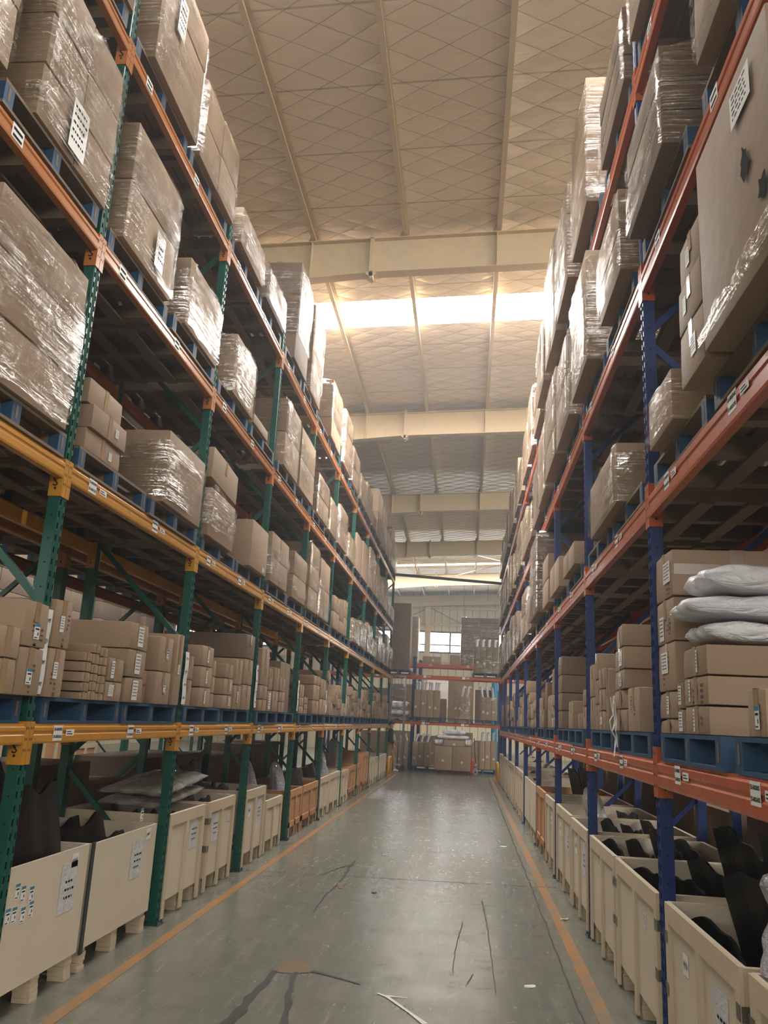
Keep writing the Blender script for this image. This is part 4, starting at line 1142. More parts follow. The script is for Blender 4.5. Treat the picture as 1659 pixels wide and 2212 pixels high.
# black edge guard down the corner of the plain crate
b = MB(); b.box(-.006, .003, -.018, .03, .12, .83); 
o = obj('edge_guard', b.mesh('edge_guard', ['dark_steel']), crates['L'][2][0], (.475+.002, -.61, 0))

# ---- black moulded car panels standing and lying in the crates
def panel_mesh(L, H, bow, seed):
    """a thick curved moulded panel, L long in y and H high in z, bowed in x, with openings and returns"""
    rr = random.Random(seed); nu, nv, th = 16, 8, .02
    a_, b_ = rr.uniform(0, 6), rr.uniform(1.5, 3.5); top = [.90+.05*math.sin(b_*i/nu*2+a_)+.02*math.sin(i*1.1) for i in range(nu+1)]
    b = MB(); P = {}
    for s in (0, 1):
        for i in range(nu+1):
            u = i/nu-.5
            for j in range(nv+1):
                v = j/nv
                x = bow*(1-4*u*u) + .035*math.sin(v*PI*1.4) - (.05*v*v)
                P[s, i, j] = (x-s*th, u*L, v*H*top[i])
    hole = {(i, j) for i in range(3, nu-3) for j in (2, 3)} if rr.random() < .6 else set()
    q = lambda *k: b.quad([P[x] for x in k])
    for i in range(nu):
        for j in range(nv):
            if (i, j) in hole: continue
            q((0, i, j), (0, i+1, j), (0, i+1, j+1), (0, i, j+1)); q((1, i, j), (1, i, j+1), (1, i+1, j+1), (1, i+1, j))
    for i in range(nu):
        q((0, i, 0), (1, i, 0), (1, i+1, 0), (0, i+1, 0)); q((0, i, nv), (0, i+1, nv), (1, i+1, nv), (1, i, nv))
    for j in range(nv):
        q((0, 0, j), (0, 0, j+1), (1, 0, j+1), (1, 0, j)); q((0, nu, j), (1, nu, j), (1, nu, j+1), (0, nu, j+1))
    return b.mesh('moulded_panel', ['black_plastic'], True)
pid = 0
for side in 'LR':
    for ci, (c, y0, y1, zt) in enumerate(crates[side]):
        if ci > 11: break
        sg = 1 if side == 'L' else -1
        W = y1-y0; bay = bay_of(side, (y0+y1)/2)
        xf = -2.545 if side == 'L' else 1.145
        n = 4 if ci in (1, 2, 3, 4, 5) else (2 if ci < 8 else 1)
        step = .20 if n == 4 else .30
        low = ci in ((3, 4, 6, 7, 8) if side == 'L' else (3, 4, 5))
        for k in range(n):
            if ((side == 'L' and ci in (6, 7, 10, 11, 12)) or (side == 'R' and ci in (8,))) or (side == 'R' and ci == 5 and k < 3): continue
            H = R.uniform(1.05, 1.28) if (k == 1 and not low) else R.uniform(.66, .80)
            if n == 4 and side == 'L' and ci == 3: H = .66
            elif n == 4: H = R.uniform(.66, .74) if k == 0 else (R.uniform(.70, .84) if (k < 3 or low) else R.uniform(1.0, 1.25))
            if side == 'L' and ci == 1: H = (1.2, 1.05, 1.25, 1.1)[k]
            if side == 'L' and ci == 2: H = (.70, .78, .74, .80)[k]
            if side == 'R' and ci == 1: H = (.70, 1.0, 1.15, 1.2)[k]
            pid += 1
            o = obj('moulded_panel', panel_mesh(W*.88, H, .06 if n == 4 else .10, pid), None, (xf-sg*((.17 if n == 4 else .24)+step*k), (y0+y1)/2, .172), (0, -sg*R.uniform(.0, .02), 0))
            if side == 'R': o.rotation_euler[2] = 0
            tag(o, 'black moulded panel in %s crate from open end of %s, %s' % (ORD[ci], RACKNAME[side], (('aisle side', 'rear side') if n < 4 else ('outermost', 'second', 'third', 'innermost'))[k]), 'car panel', 'black panels in the crates of the %s' % RACKNAME[side])
            if side == 'L' and ci == 2 and k == 0:
                sheet(o, 'L', .13, .35, .74, .06, .10, 'teal', 'hanging_tag')
# cartons and brown goods lying on the rear floor row, dim behind the crates
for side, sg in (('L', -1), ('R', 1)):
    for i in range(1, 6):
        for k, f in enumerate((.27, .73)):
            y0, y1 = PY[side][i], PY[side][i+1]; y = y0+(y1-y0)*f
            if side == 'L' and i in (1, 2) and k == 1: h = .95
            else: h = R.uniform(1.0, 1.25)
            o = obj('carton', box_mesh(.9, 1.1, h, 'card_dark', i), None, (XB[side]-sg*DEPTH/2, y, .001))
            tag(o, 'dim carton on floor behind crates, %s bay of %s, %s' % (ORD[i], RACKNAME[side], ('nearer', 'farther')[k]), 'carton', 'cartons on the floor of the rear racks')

# ---- plastic sheets, bags and odd things
def pillow_mesh(L, W, H, seed, mat, folds=3, name='plastic_bag'):
    """soft flattened bag with creases; long in x"""
    rr = random.Random(seed); nu, nv = 36, 20; b = MB(); P = []
    ph = [rr.uniform(0, 6) for _ in range(6)]
    for s in (1, -1):
        g_ = []
        for i in range(nu+1):
            u = -1+2*i/nu
            row = []
            for j in range(nv+1):
                v = -1+2*j/nv
                e = max(0, (1-abs(u)**8))**.5*max(0, (1-abs(v)**8))**.5
                cr = .10*math.sin(7*u+3*v+ph[0])*math.sin(5*v-2*u+ph[1]) + .06*math.sin(15*u-6*v+ph[2]) + .05*math.sin(19*v+4*u+ph[3])
                z = s*H/2*e*(1+cr*(1.3 if s > 0 else .3)) + .006*math.sin(3*u+ph[4])
                row.append((u*L/2*(1+.03*math.sin(9*v+ph[5])), v*W/2*(1+.04*math.sin(8*u+ph[1])), z+H/2))
            g_.append(row)
        P.append(g_)
    for s in (0, 1):
        for i in range(nu):
            for j in range(nv):
                q = [P[s][i][j], P[s][i+1][j], P[s][i+1][j+1], P[s][i][j+1]]
                b.quad(q)
    me = b.mesh(name, [mat], True)
    bm = bmesh.new(); bm.from_mesh(me); bmesh.ops.remove_doubles(bm, verts=bm.verts, dist=.0008); bmesh.ops.recalc_face_normals(bm, faces=bm.faces); bm.to_mesh(me); bm.free()
    ul = me.uv_layers.new(name='UVMap')
    for lp in me.loops:
        co = me.vertices[lp.vertex_index].co; ul.data[lp.index].uv = (co.x+co.z, co.y*.6+co.z)
    me.polygons.foreach_set('use_smooth', [True]*len(me.polygons))
    return me
M['bag'] = None
def bag_mat():
    t = NT('white_plastic_bag')
    n = t.noise(t.coord('Object', (3, 9, 9)), 2.2, 5, .6, 1.0)
    t.princ(base=t.mix(n, srgb(238, 238, 242), srgb(212, 212, 218)), rough=.28, spec=.6, normal=t.bump(n, .8, .05)); return t.m
M['bag'] = bag_mat()
def silver_mat():
    t = NT('greyish_clear_plastic_sheet')
    n = t.noise(t.coord('Object', (2, 10, 10)), 2.5, 5, .65, 1.2)
    t.princ(base=t.mix(n, srgb(188, 184, 172), srgb(120, 116, 106)), rough=.2, spec=.8, coat=.4, normal=t.bump(n, .9, .06)); return t.m
M['silver'] = silver_mat()
for k, (x, y, z, L, W, H, rz, lab) in enumerate((
    (1.66, 4.34, 2.205, 1.02, .44, .10, .02, 'white plastic bag, lowest of three, on cartons of first bay of blue rack'),
    (1.64, 4.36, 2.328, 1.12, .46, .10, -.03, 'white plastic bag, middle of three, on cartons of first bay of blue rack'),
    (1.68, 4.35, 2.452, 1.04, .48, .13, .03, 'white plastic bag, uppermost of three, on cartons of first bay of blue rack'))):
    o = obj('plastic_bag', pillow_mesh(L, W, H, 40+k, 'bag'), None, (x, y, z), (0, 0, rz)); tag(o, lab, 'plastic bag', 'white bags on the blue rack')
for k, (x, y, z, rx, lab) in enumerate(((-2.90, 7.90, .935, .10, 'folded clear plastic sheet, lower one, lying on the open crate of the green rack'), (-2.88, 7.90, 1.045, .12, 'folded clear plastic sheet, upper one, lying on the open crate of the green rack'))):
    o = obj('folded_plastic_sheet', pillow_mesh(.62, 1.0, .07, 60+k, 'silver'), None, (x, y, z), (rx, 0, -.1)); tag(o, lab, 'plastic sheet', 'plastic sheets on the crate')

def lump_mesh(H, r, seed, mat):
    """upright lumpy bundle"""
    rr = random.Random(seed); b = MB(); nu, nv = 28, 26; ph = [rr.uniform(0, 6) for _ in range(5)]; P = []
    for j in range(nv+1):
        v = j/nv
        prof = (.80+.20*math.sin(v*5.3+.4))*min(1, ((1-v)*6)**.5+.05)
        row = []
        for i in range(nu):
            a = 2*PI*i/nu
            k = prof*(1+.14*math.sin(3*a+5*v+ph[0])+.07*math.sin(7*a-9*v+ph[1])+.04*math.sin(16*v+4*a+ph[2]))
            row.append((r*k*math.cos(a)*.8+.05*math.sin(v*4), r*k*math.sin(a), v*H))
        P.append(row)
    for j in range(nv):
        for i in range(nu): b.quad([P[j][i], P[j][(i+1) % nu], P[j+1][(i+1) % nu], P[j+1][i]])
    b.quad(P[0][::-1]); b.quad(P[nv])
    return b.mesh('wrapped_bundle', [mat], True)
def bubble_mat():
    t = NT('bubble_wrap_over_grey_part')
    n = t.noise(t.coord('Object', (6, 6, 14)), 2.5, 5, .6, 1.0)
    vo = t.n('ShaderNodeTexVoronoi', {'Vector': t.coord('Object'), 'Scale': 60}).outputs[0]
    h = t.math('ADD', t.math('MULTIPLY', n, 1.6), t.math('MULTIPLY', vo, .4))
    t.princ(base=t.mix(n, srgb(206, 206, 214), srgb(150, 150, 162)), rough=.18, spec=.7, coat=.4, normal=t.bump(h, .9, .03)); return t.m
M['bubble'] = bubble_mat()
o = obj('wrapped_bundle', lump_mesh(.37, .135, 5, 'bubble'), None, (1.27, 3.66, .864)); tag(o, 'tall bundle in bubble wrap standing at the end of a blue-rack crate', 'wrapped bundle')
for k, (side, x, y, z, H, r, lab) in enumerate((
    ('L', -2.9, 11.4, .2, .95, .17, 'bundle in clear wrap standing in the low crate of the green rack'),
    ('L', -2.85, 12.9, .2, .85, .2, 'grey bundle in clear wrap in the first brown crate of the green rack'),
    ('L', -2.8, 16.6, .2, .95, .2, 'clear wrapped bundle in the sixth bay crate of the green rack'),
    ('L', -2.98, 19.4, .2, 1.1, .24, 'large clear wrapped bundle in the seventh bay crate of the green rack'),
    ('R', 1.45, 9.9, .2, .95, .2, 'clear wrapped bundle in the third bay crate of the blue rack'),
    ('R', 1.4, 14.3, .2, 1.0, .2, 'clear wrapped bundle in the fifth bay crate of the blue rack'))):
    o = obj('wrapped_bundle', lump_mesh(H, r, 70+k, 'bubble' if side == 'L' else 'film_milky'), None, (x, y, z)); tag(o, lab, 'wrapped bundle')
# strips of handwritten paper hung on the posts of the green rack
for i, (y, z, h) in enumerate(((4.713, 1.80, .50), (7.291, 1.80, .46), (9.87, 1.82, .5), (12.448, 1.82, .45), (15.027, 1.82, .4), (17.605, 1.82, .42))):
    rr = random.Random(i); b = MB(); n = 14; w = .048
    def X(t): return .009+.006*abs(math.sin(t*5+i))
    for k in range(n):
        za, zc = z+h*k/n, z+h*(k+1)/n; j = .003*math.sin(k*.8)
        b.hexa([(X(k/n), -w+j, za), (X(k/n)+.001, -w+j, za), (X(k/n)+.001, w+j, za), (X(k/n), w+j, za), (X((k+1)/n), -w+j, zc), (X((k+1)/n)+.001, -w+j, zc), (X((k+1)/n)+.001, w+j, zc), (X((k+1)/n), w+j, zc)])
    for k in range(4):
        zc = z+h*(.12+.25*k)
        for q in range(7):
            y0 = -.034+q*.009; hh = rr.uniform(.006, .016); xx = .0185
            b.quad([(xx, y0, zc-hh), (xx, y0+.004, zc-hh), (xx, y0+.006, zc+hh), (xx, y0+.002, zc+hh)], 1)
            b.quad([(xx, y0, zc+hh*.3), (xx, y0+.008, zc+hh*.4), (xx, y0+.008, zc+hh*.4+.003), (xx, y0, zc+hh*.3+.003)], 1)
    o = obj('paper_strip', b.mesh('paper_strip', ['paper', 'ink']), None, (FX['L']+.004, y, 0))
    tag(o, 'white paper strip with handwritten codes taped to the %s green post' % ORD[i], 'paper strip', 'handwritten strips on the green posts')
# torn paper hanging from the crushed carton
b = MB(); rr = random.Random(3)
for s in range(4):
    y0 = 6.42-s*.03; pts = [(1.09+rr.uniform(-.02, .02), 2.0-k*.06+rr.uniform(-.01, .01)) for k in range(8-(s % 2))]
    for (xa, za), (xb, zb) in zip(pts, pts[1:]):
        b.hexa([(xa, y0-.018, za), (xa+.002, y0-.018, za), (xa+.002, y0+.014, za), (xa, y0+.014, za), (xb, y0-.018, zb), (xb+.002, y0-.018, zb), (xb+.002, y0+.014, zb), (xb, y0+.014, zb)])
o = obj('torn_paper', b.mesh('torn_paper', ['paper'])); tag(o, 'torn white paper hanging in strips from a crushed carton on blue rack', 'torn paper')
# ragged scraps of paper and tape on the floor
for k, (x, y, w, h, rz, what) in enumerate(((.49, 6.4, .10, .05, .4, 'white paper scrap lying farther up beside the long crack'), (.66, 5.55, .09, .04, -.5, 'white paper scrap lying beside the crack in front of the arrow'), (.80, 5.5, .06, .03, .2, 'tiny cream paper scrap beside the orange line'),
    (.62, 13.2, .14, .05, .1, 'pale paper scrap on floor in mid aisle by the crack'), (.98, 8.6, .16, .05, .9, 'straw-coloured board scrap at the foot of a blue-rack crate'), (-.9, 9.2, .06, .06, .3, 'small dark rag of tape on the floor'))):
    rr = random.Random(k); b = MB(); n = 9; ring = [(w*.5*rr.uniform(.6, 1)*math.cos(2*PI*i/n), h*.5*rr.uniform(.6, 1.1)*math.sin(2*PI*i/n)) for i in range(n)]
    zz = [rr.uniform(.0, .012) for _ in ring]
    b.quad([(x_, y_, .004+z_) for (x_, y_), z_ in zip(ring, zz)]); b.quad([(x_, y_, .002) for x_, y_ in ring][::-1])
    for i in range(n):
        j = (i+1) % n; b.quad([(*ring[i], .002), (*ring[j], .002), (*ring[j], .004+zz[j]), (*ring[i], .004+zz[i])])
    o = obj('paper_scrap', b.mesh('paper_scrap', [('paper', 'paper', 'straw', 'paper', 'straw', 'dark_steel')[k]]), None, (x, y, 0), (0, 0, rz)); tag(o, what, 'scrap')
# ------------------------------------------------------------------ floor damage
b = MB(); rr = random.Random(9)
ring = [(-1.31, 6.29), (-1.30, 6.42), (-1.27, 6.55), (-1.22, 6.62), (-1.15, 6.60), (-1.09, 6.50), (-1.05, 6.42), (-1.01, 6.34), (-1.08, 6.30), (-1.15, 6.27), (-1.24, 6.26)]
b.quad([(x, y, .003) for x, y in ring]); struct('trim_90', b.mesh('repair_patch', ['patch']), 'brown mortar patch on the floor')
taper = lambda a, c: (lambda t: a+(c-a)*t)
for i, (pts, w0, w1, mt, sd) in enumerate((
    ([(-1.29, 6.30), (-1.30, 5.93), (-1.32, 5.57), (-1.33, 5.2)], .035, .09, 'crack', 1), ([(-1.15, 6.30), (-1.09, 5.8), (-1.0, 5.25)], .03, .05, 'crack', 2), ([(-1.04, 6.36), (-.88, 6.27), (-.74, 6.20), (-.66, 6.15)], .045, .012, 'crack', 3),
    ([(-1.34, 11.1), (-1.36, 10.66), (-1.33, 9.92), (-1.34, 9.45), (-1.37, 8.9), (-1.36, 8.38), (-1.35, 8.15)], .035, .012, 'crack', 4), ([(-1.38, 10.74), (-1.5, 10.37), (-1.58, 10.04)], .02, .008, 'crack', 5), ([(-1.30, 9.62), (-1.28, 9.45), (-1.27, 9.3)], .09, .05, 'patch', 6),
    ([(-.53, 6.0), (-.46, 5.94), (-.38, 5.81), (-.30, 5.68), (-.2, 5.5)], .022, .04, 'white_paint', 7), ([(-.48, 5.95), (-.40, 5.95), (-.33, 5.945)], .03, .01, 'white_paint', 8),
    ([(.02, 8.2), (-.03, 7.3), (-.05, 6.6)], .008, .006, 'crack', 9), ([(.22, 9.2), (.24, 8.0), (.25, 6.2)], .010, .006, 'crack', 10), ([(.10, 6.6), (.06, 6.35)], .006, .004, 'crack', 11),
    ([(-.2, 7.35), (-.10, 7.35)], .012, .012, 'crack', 12), ([(-2.2, 9.7), (-1.9, 9.78)], .02, .008, 'crack', 13))):
    strip('trim_%d' % (100+i), pts, taper(w0, w1), mt, z=.0032+.0002*i, jag=.006, seed=sd, label='crack or paint mark on the concrete')

# ------------------------------------------------------------------ across the end of the aisle
FY = 32.0
fr = build_rack('pallet_rack', 'blue-post pallet rack with red-orange beams standing across the far end of the aisle', 0, 1, [0, 3.32, 6.64, 9.96], {1: 1.77, 2: 3.50}, 'blue', lambda lv: 'red_orange', .12, .05, .18, 4.25)
fr.location = (-5.32, FY, 0); fr.rotation_euler = (0, 0, -PI/2)
fr2 = build_rack('pallet_rack', 'red-beamed pallet rack standing farther off, behind the rack across the aisle end', 0, 1, [0, 3.6, 7.2, 10.8], {1: 1.8, 3: 4.21}, 'blue', lambda lv: 'red_orange', .15, .05, .18, 4.4)
fr2.location = (-5.6, 36.0, 0); fr2.rotation_euler = (0, 0, -PI/2)
FR = 'far rack'
def fpallet(x, y, z, lab, w=1.1):
    o = empty('pallet', (x, y, z), (0, 0, PI/2)); obj('deck_boards', PAL_SMALL[0], o)
    for yy in (-PAL_SMALL[3]/2+.045, 0, PAL_SMALL[3]/2-.045): obj('stringer', PAL_SMALL[1], o, (0, yy, 0))
    tag(o, lab, 'pallet', 'pallets across the aisle end')
for i, x in enumerate((-2.62, -1.42, -.36, .72)):
    fpallet(x, FY+.52, 1.772, 'blue pallet on lower beams of rack across the aisle end, %s along' % ORD[i])
for i, x in enumerate((-2.62, -1.42, .0, .74)):
    if i in (0, 3): fpallet(x, FY+.52, 3.502, 'blue pallet on upper beams of rack across the aisle end, under the %s' % ('tall brown stack' if i == 0 else 'handled cartons'))
for i, x in enumerate((-1.40, -.36, .70)):
    fpallet(x, FY+.52, .001, 'pallet on the floor under rack across the aisle end, %s along' % ORD[i])
def handle(parent, x, z, h, lean, seed, curl=1):
    """bagged hose end: a bent tube rising from the box and turning over"""
    b = MB(); pts = []
    for k in range(9):
        t = k/8
        pts.append((x+lean*t*h, -.02*math.sin(t*3), z+h*min(1, t*1.25) - (.0 if t < .8 else (t-.8)*h*.5)))
    pts[-1] = (pts[-1][0]+curl*.05, pts[-1][1], pts[-1][2]-.01)
    b.tube(pts, .04, 8, rads=[.045+.006*math.sin(k*2.1+seed) for k in range(8)]+[.05])
    obj('bagged_handle', b.mesh('bagged_handle', ['bag'], True), parent)
def far_carton(x0, x1, y0, d, z0, z1, lab, hooks=(), lean=.15, group=None, mat='card', film_z=None, lab_sq=True, curl=1):
    W, H = x1-x0-.008, z1-z0-.003
    o = obj('carton', box_mesh(W, d, H, mat, int(x0*31)), None, ((x0+x1)/2, y0+d/2, z0)); tag(o, lab, 'carton', group)
    for k, (hx, hh) in enumerate(hooks): handle(o, (hx-.5)*W, H-.02, hh, lean, k+x0, curl)
    if lab_sq: obj('square_label', paper_mesh(.07, .075, 'text'), o, (R.uniform(-.06, .06), -d/2-.003, H*R.uniform(.3, .5)))
    b = MB(); b.box(-.002, .002, -d/2-.002, -d/2, 0, H)
    return o
zb = 1.77+PH+.005
gh = 'cartons with bagged handles across the aisle end'
for i in range(4):
    far_carton(-1.95+.245*i, -1.95+.245*(i+1), FY-.06, .95, zb, 2.95, 'tall narrow carton with two bagged handles, lower beam of far rack, %s of four' % ORD[i], [(.3, .34), (.72, .33)], .05, gh, curl=1 if i % 2 else -1)
for i in range(3):
    far_carton(-.45+.20*i, -.45+.20*(i+1), FY-.06, .9, zb, (3.1, 2.75, 2.75)[i], 'film-wrapped carton with leaning handle, middle group of far rack, %s of three' % ORD[i], [] if i == 0 else [(.5, .42)], .28, gh)
for i in range(3):
    far_carton(.57+.205*i, .57+.205*(i+1), FY-.06, .9, zb, 2.78, 'film-wrapped carton with curved handle, beside blue post of far rack, %s of three' % ORD[i], [(.4, .40)], -.16, gh, curl=-1)
def far_film(cx, cy, dx, dy, z0, z1, lab, seed):
    o = obj('stretch_film', film_mesh(dx, dy, 0, z1-z0, seed, 'film', 0), None, (cx, cy, z0)); tag(o, lab, 'stretch film', 'film round the handled cartons')
far_film(-.15, FY+.39, .63, .93, zb, 3.0, 'creased stretch film round the three cartons with leaning handles', 5)
far_film(.875, FY+.39, .64, .93, zb, 2.76, 'creased stretch film round the three cartons beside the blue post', 6)
for i in range(4):
    far_carton(.28+.235*i, .28+.235*(i+1), FY-.06, 1.0, 3.50+PH+.005, 4.66, 'dark wrapped carton with bagged handle, upper beam of far rack, %s of four' % ORD[i], [(.5, .33)], .05, gh, mat='card_dark')
far_film(.75, FY+.44, .96, 1.03, 3.50+PH+.005, 4.66, 'stretch film round the dark handled cartons on the upper beam', 8)
o = obj('carton', box_mesh(.72, 1.0, 2.58, 'card_dark', 1, .008), None, (-2.55, FY+.45, 3.50+PH+.006)); tag(o, 'towering dark brown carton stack on upper beam at the aisle end', 'carton')
wrapped('far', 2, 36.0, 36.9, 6.25, 'tall thin film-wrapped load behind the towering dark stack', xf=-2.12, depth=.55, sg=1, z0=4.22, nz=4, ny=1, group='loads across the aisle end')
# the big banded stack on the farther rack
r = wrapped('far', 3, 36.0, 37.0, 6.28, 'big film-wrapped stack of flat cartons at the aisle end, above the red beams', xf=1.40, depth=1.66, sg=1, z0=4.21+.01, nz=9, ny=1, mat='card_dark', group='loads across the aisle end')
far_carton(-1.89, -1.08, 36.05, .8, 4.215, 4.54, 'low brown carton with white sheet on the farther red beam', lab_sq=True, group='boxes on the farther rack')
far_carton(-.72, -.29, 36.05, .8, 4.215, 4.64, 'brown carton with tape cross on the farther red beam', lab_sq=False, group='boxes on the farther rack')
# floor level
for i in range(3):
    far_carton(-1.945+.22*i, -1.945+.22*(i+1), FY-.05, .9, PH+.005, 1.02, 'floor carton with slanting bagged handle by the blue post, %s of three' % ORD[i], [(.4, .30)], .35, gh)
for i in range(3):
    far_carton(.56+.205*i, .56+.205*(i+1), FY-.05, .9, PH+.005, 1.17, 'floor carton with upright bagged handle beside yellow guard, %s of three' % ORD[i], [(.5, .33)], .04, gh)
for i, (x0, x1) in enumerate(((-2.76, -2.5), (-2.48, -2.28), (-2.26, -2.1))):
    far_carton(x0, x1, FY-.05, .9, .002, (.98, .98, 1.03)[i], 'floor carton behind the steel trolley, %s of three' % ORD[i], [(.5, .28)], -.3, gh)
for k, (x, z, L, W, H, lab) in enumerate(((-2.50, 1.955, .72, .8, .20, 'grey plastic sack, lower one, on far rack behind the trolley'), (-2.5, 2.25, .66, .7, .22, 'grey plastic sack, upper one, on far rack behind the trolley'))):
    o = obj('plastic_sack', pillow_mesh(L, W, H, 80+k, 'bag'), None, (x, FY+.45, z)); tag(o, lab, 'plastic sack', 'grey sacks on the far rack')
# loaded pallet truck
tr = empty('pallet_truck', (-.36, 31.2, 0)); tag(tr, 'red hand pallet truck under two big cartons at the aisle end', 'pallet truck')
b = MB()
for yy in (-.2, .2): b.box(-.66, .62, yy-.08, yy+.08, .07, .115)
obj('fork', b.mesh('fork', ['red']), tr)
b = MB(); b.box(.62, .70, -.25, .25, .06, .48); obj('chassis', b.mesh('chassis', ['red']), tr)
b = MB(); b.tube([(.70, 0, .3), (.78, 0, .32), (.82, 0, .34)], .07, 10); obj('pump', b.mesh('pump', ['steel'], True), tr)
b = MB(); b.tube([(.78, 0, .38), (.72, 0, 1.15)], .018, 8); b.tube([(.72, -.13, 1.13), (.71, -.15, 1.25), (.71, .15, 1.25), (.72, .13, 1.13)], .014, 8); obj('tow_handle', b.mesh('tow_handle', ['dark_steel'], True), tr)
for yy in (-.09, .09):
    b = MB(); b.tube([(.78, yy-.025, .09), (.78, yy+.025, .09)], .088, 20); w = obj('wheel', b.mesh('wheel', ['steel']), tr)
    b = MB(); b.tube([(.78, yy-.03, .09), (.78, yy+.03, .09)], .045, 16); obj('hub', b.mesh('hub', ['dark_steel']), w)
for xx in (-.55,):
    b = MB(); b.tube([(xx, -.25, .04), (xx, -.15, .04)], .038, 12); b.tube([(xx, .15, .04), (xx, .25, .04)], .038, 12); obj('roller', b.mesh('roller', ['rubber']), tr)
b = MB(); b.box(.71, .715, -.03, .03, .2, .26); obj('plate', b.mesh('plate', ['paper']), tr)
gp = 'cartons on the pallet truck'
far_carton(-1.06, -.43, 30.8, .85, .117, .95, 'big carton on the pallet truck, on the side by the slanting handles', group=gp)
far_carton(-.42, .24, 30.8, .85, .117, .955, 'big carton on the pallet truck, on the side by the red chassis', group=gp)
far_carton(-.75, .01, 30.85, .75, .958, 1.17, 'flat long carton lying across the two big cartons', group=gp)
for k, (x, y, z, L, W, H, rz, lab) in enumerate(((-.93, 31.25, .985, .34, .6, .20, 0, 'white bagged end of the load on the pallet truck by the blue post'), (.14, 31.25, .995, .24, .6, .2, 0, 'white bagged end of the load above the red chassis'),
    (-.45, 31.2, 1.21, 1.2, .6, .12, .1, 'grey plastic bag lying over the flat carton on the pallet truck'), (-.38, 31.15, 1.37, .8, .45, .15, -.08, 'white plastic bag heaped on top of the pallet truck load'))):
    o = obj('plastic_bag', pillow_mesh(L, W, H, 90+k, 'bag'), None, (x, y, z), (0, 0, rz)); tag(o, lab, 'plastic bag', 'bags on the pallet truck load')
far_carton(.27, .47, 31.62, .3, .512, 1.12, 'narrow brown carton standing on a white ledge behind the pallet truck', lab_sq=False)
o = obj('carton', box_mesh(.24, .34, .51, 'card', 3), None, (.37, 31.78, .001)); tag(o, 'low carton base under the narrow brown carton', 'carton')
# tall tube trolley
t = empty('trolley', (-2.5, 31.3, 0)); tag(t, 'tall grey steel tube trolley standing at the end of the green rack', 'trolley')
for x in (-.28, .24):
    for y in (-.3, .3):
        b = MB(); b.tube([(x, y, .16), (x, y, 3.3), (x*.9, y, 3.38)], .022, 8); obj('post', b.mesh('post', ['steel'], True), t)
        b = MB(); b.tube([(x, y-.02, .075), (x, y+.02, .075)], .075, 14); b.box(x-.03, x+.03, y-.03, y+.03, .12, .17); obj('caster', b.mesh('caster', ['rubber']), t)
b = MB()
for z in (.2, 1.03, 2.61, 2.9, 3.37):
    for y in (-.3, .3): b.tube([(-.28, y, z), (.24, y, z)], .016, 6)
    for x in (-.28, .24): b.tube([(x, -.3, z), (x, .3, z)], .016, 6)
for x in (-.1, .02, .1): b.tube([(x, -.3, 2.9), (x, -.3, 3.37)], .012, 6)
obj('rail', b.mesh('rail', ['steel'], True), t)
b = MB(); b.box(-.28, .24, -.3, .3, 1.84, 1.88); obj('platform', b.mesh('platform', ['steel']), t)
b = MB(); b.box(.2, .27, -.335, -.325, 3.0, 3.30); obj('notice', b.mesh('notice', ['paper']), t)
# end guards
for side, x in (('green rack', -2.49), ('blue rack', 1.10)):
    o = empty('end_guard', (x, 28.25, 0)); tag(o, 'yellow hooped guard rail at the far end of the %s' % side, 'guard rail')
    b = MB(); n = [(0, 0, 0), (0, 0, .42), (0, .06, .52), (0, .12, .55), (0, .7, .55), (0, .76, .52), (0, .8, .42), (0, .8, 0)]
    b.tube(n, .045, 10); obj('hoop', b.mesh('hoop', ['guard'], True), o)
    b = MB(); b.box(-.08, .08, -.08, .08, 0, .008); b.box(-.08, .08, .72, .88, 0, .008); obj('foot_plate', b.mesh('foot_plate', ['guard']), o)
b = MB(); b.bar((-2.53, 27.93, 6.66), (1.14, 27.93, 6.46), .06, .09)
o = obj('tie_beam', b.mesh('tie_beam', ['dark_steel'])); tag(o, 'dark steel tie bar spanning the aisle between the far ends of both racks', 'tie bar')
b = MB(); b.box(-1.75, -.35, 38.2, 38.24, 2.4, 3.7); 
o = obj('notice_board', b.mesh('notice_board', ['paper'])); tag(o, 'pale white board standing beyond the racks across the aisle end', 'board'); o.location.z = 0
b = MB(); b.box(-1.72, -1.66, 38.22, 38.26, 0, 2.4); b.box(-.44, -.38, 38.22, 38.26, 0, 2.4); obj('leg', b.mesh('board_leg', ['steel']), o)
b = MB(); b.tube([(1.22, 35.75, .01), (1.22, 35.75, 2.4), (1.22, 35.75, 3.5)], .13, 14); o = obj('plastic_roll', b.mesh('plastic_roll', ['cyan'])); tag(o, 'tall cyan plastic roll standing on floor before the farther rack', 'plastic roll')
for i, x in enumerate((-3.9, -2.75, -1.36, -.2, .96)):
    far_carton(x-.55, x+.55, 36.1, .8, 1.81, 1.81+(1.3, 1.5, .95, 1.75, 1.4)[i], 'brown carton on lower beam of the farther rack, %s along' % ORD[i], group='boxes on the farther rack', mat='card' if i % 2 else 'card_dark')
for i, x in enumerate((-3.9, -2.75, -1.36, -.2, .96)):
    far_carton(x-.55, x+.55, 36.1, .8, .002, (1.3, 1.35, 1.2, 1.4, 1.1)[i], 'brown carton on floor under the farther rack, %s along' % ORD[i], group='boxes on the farther rack')

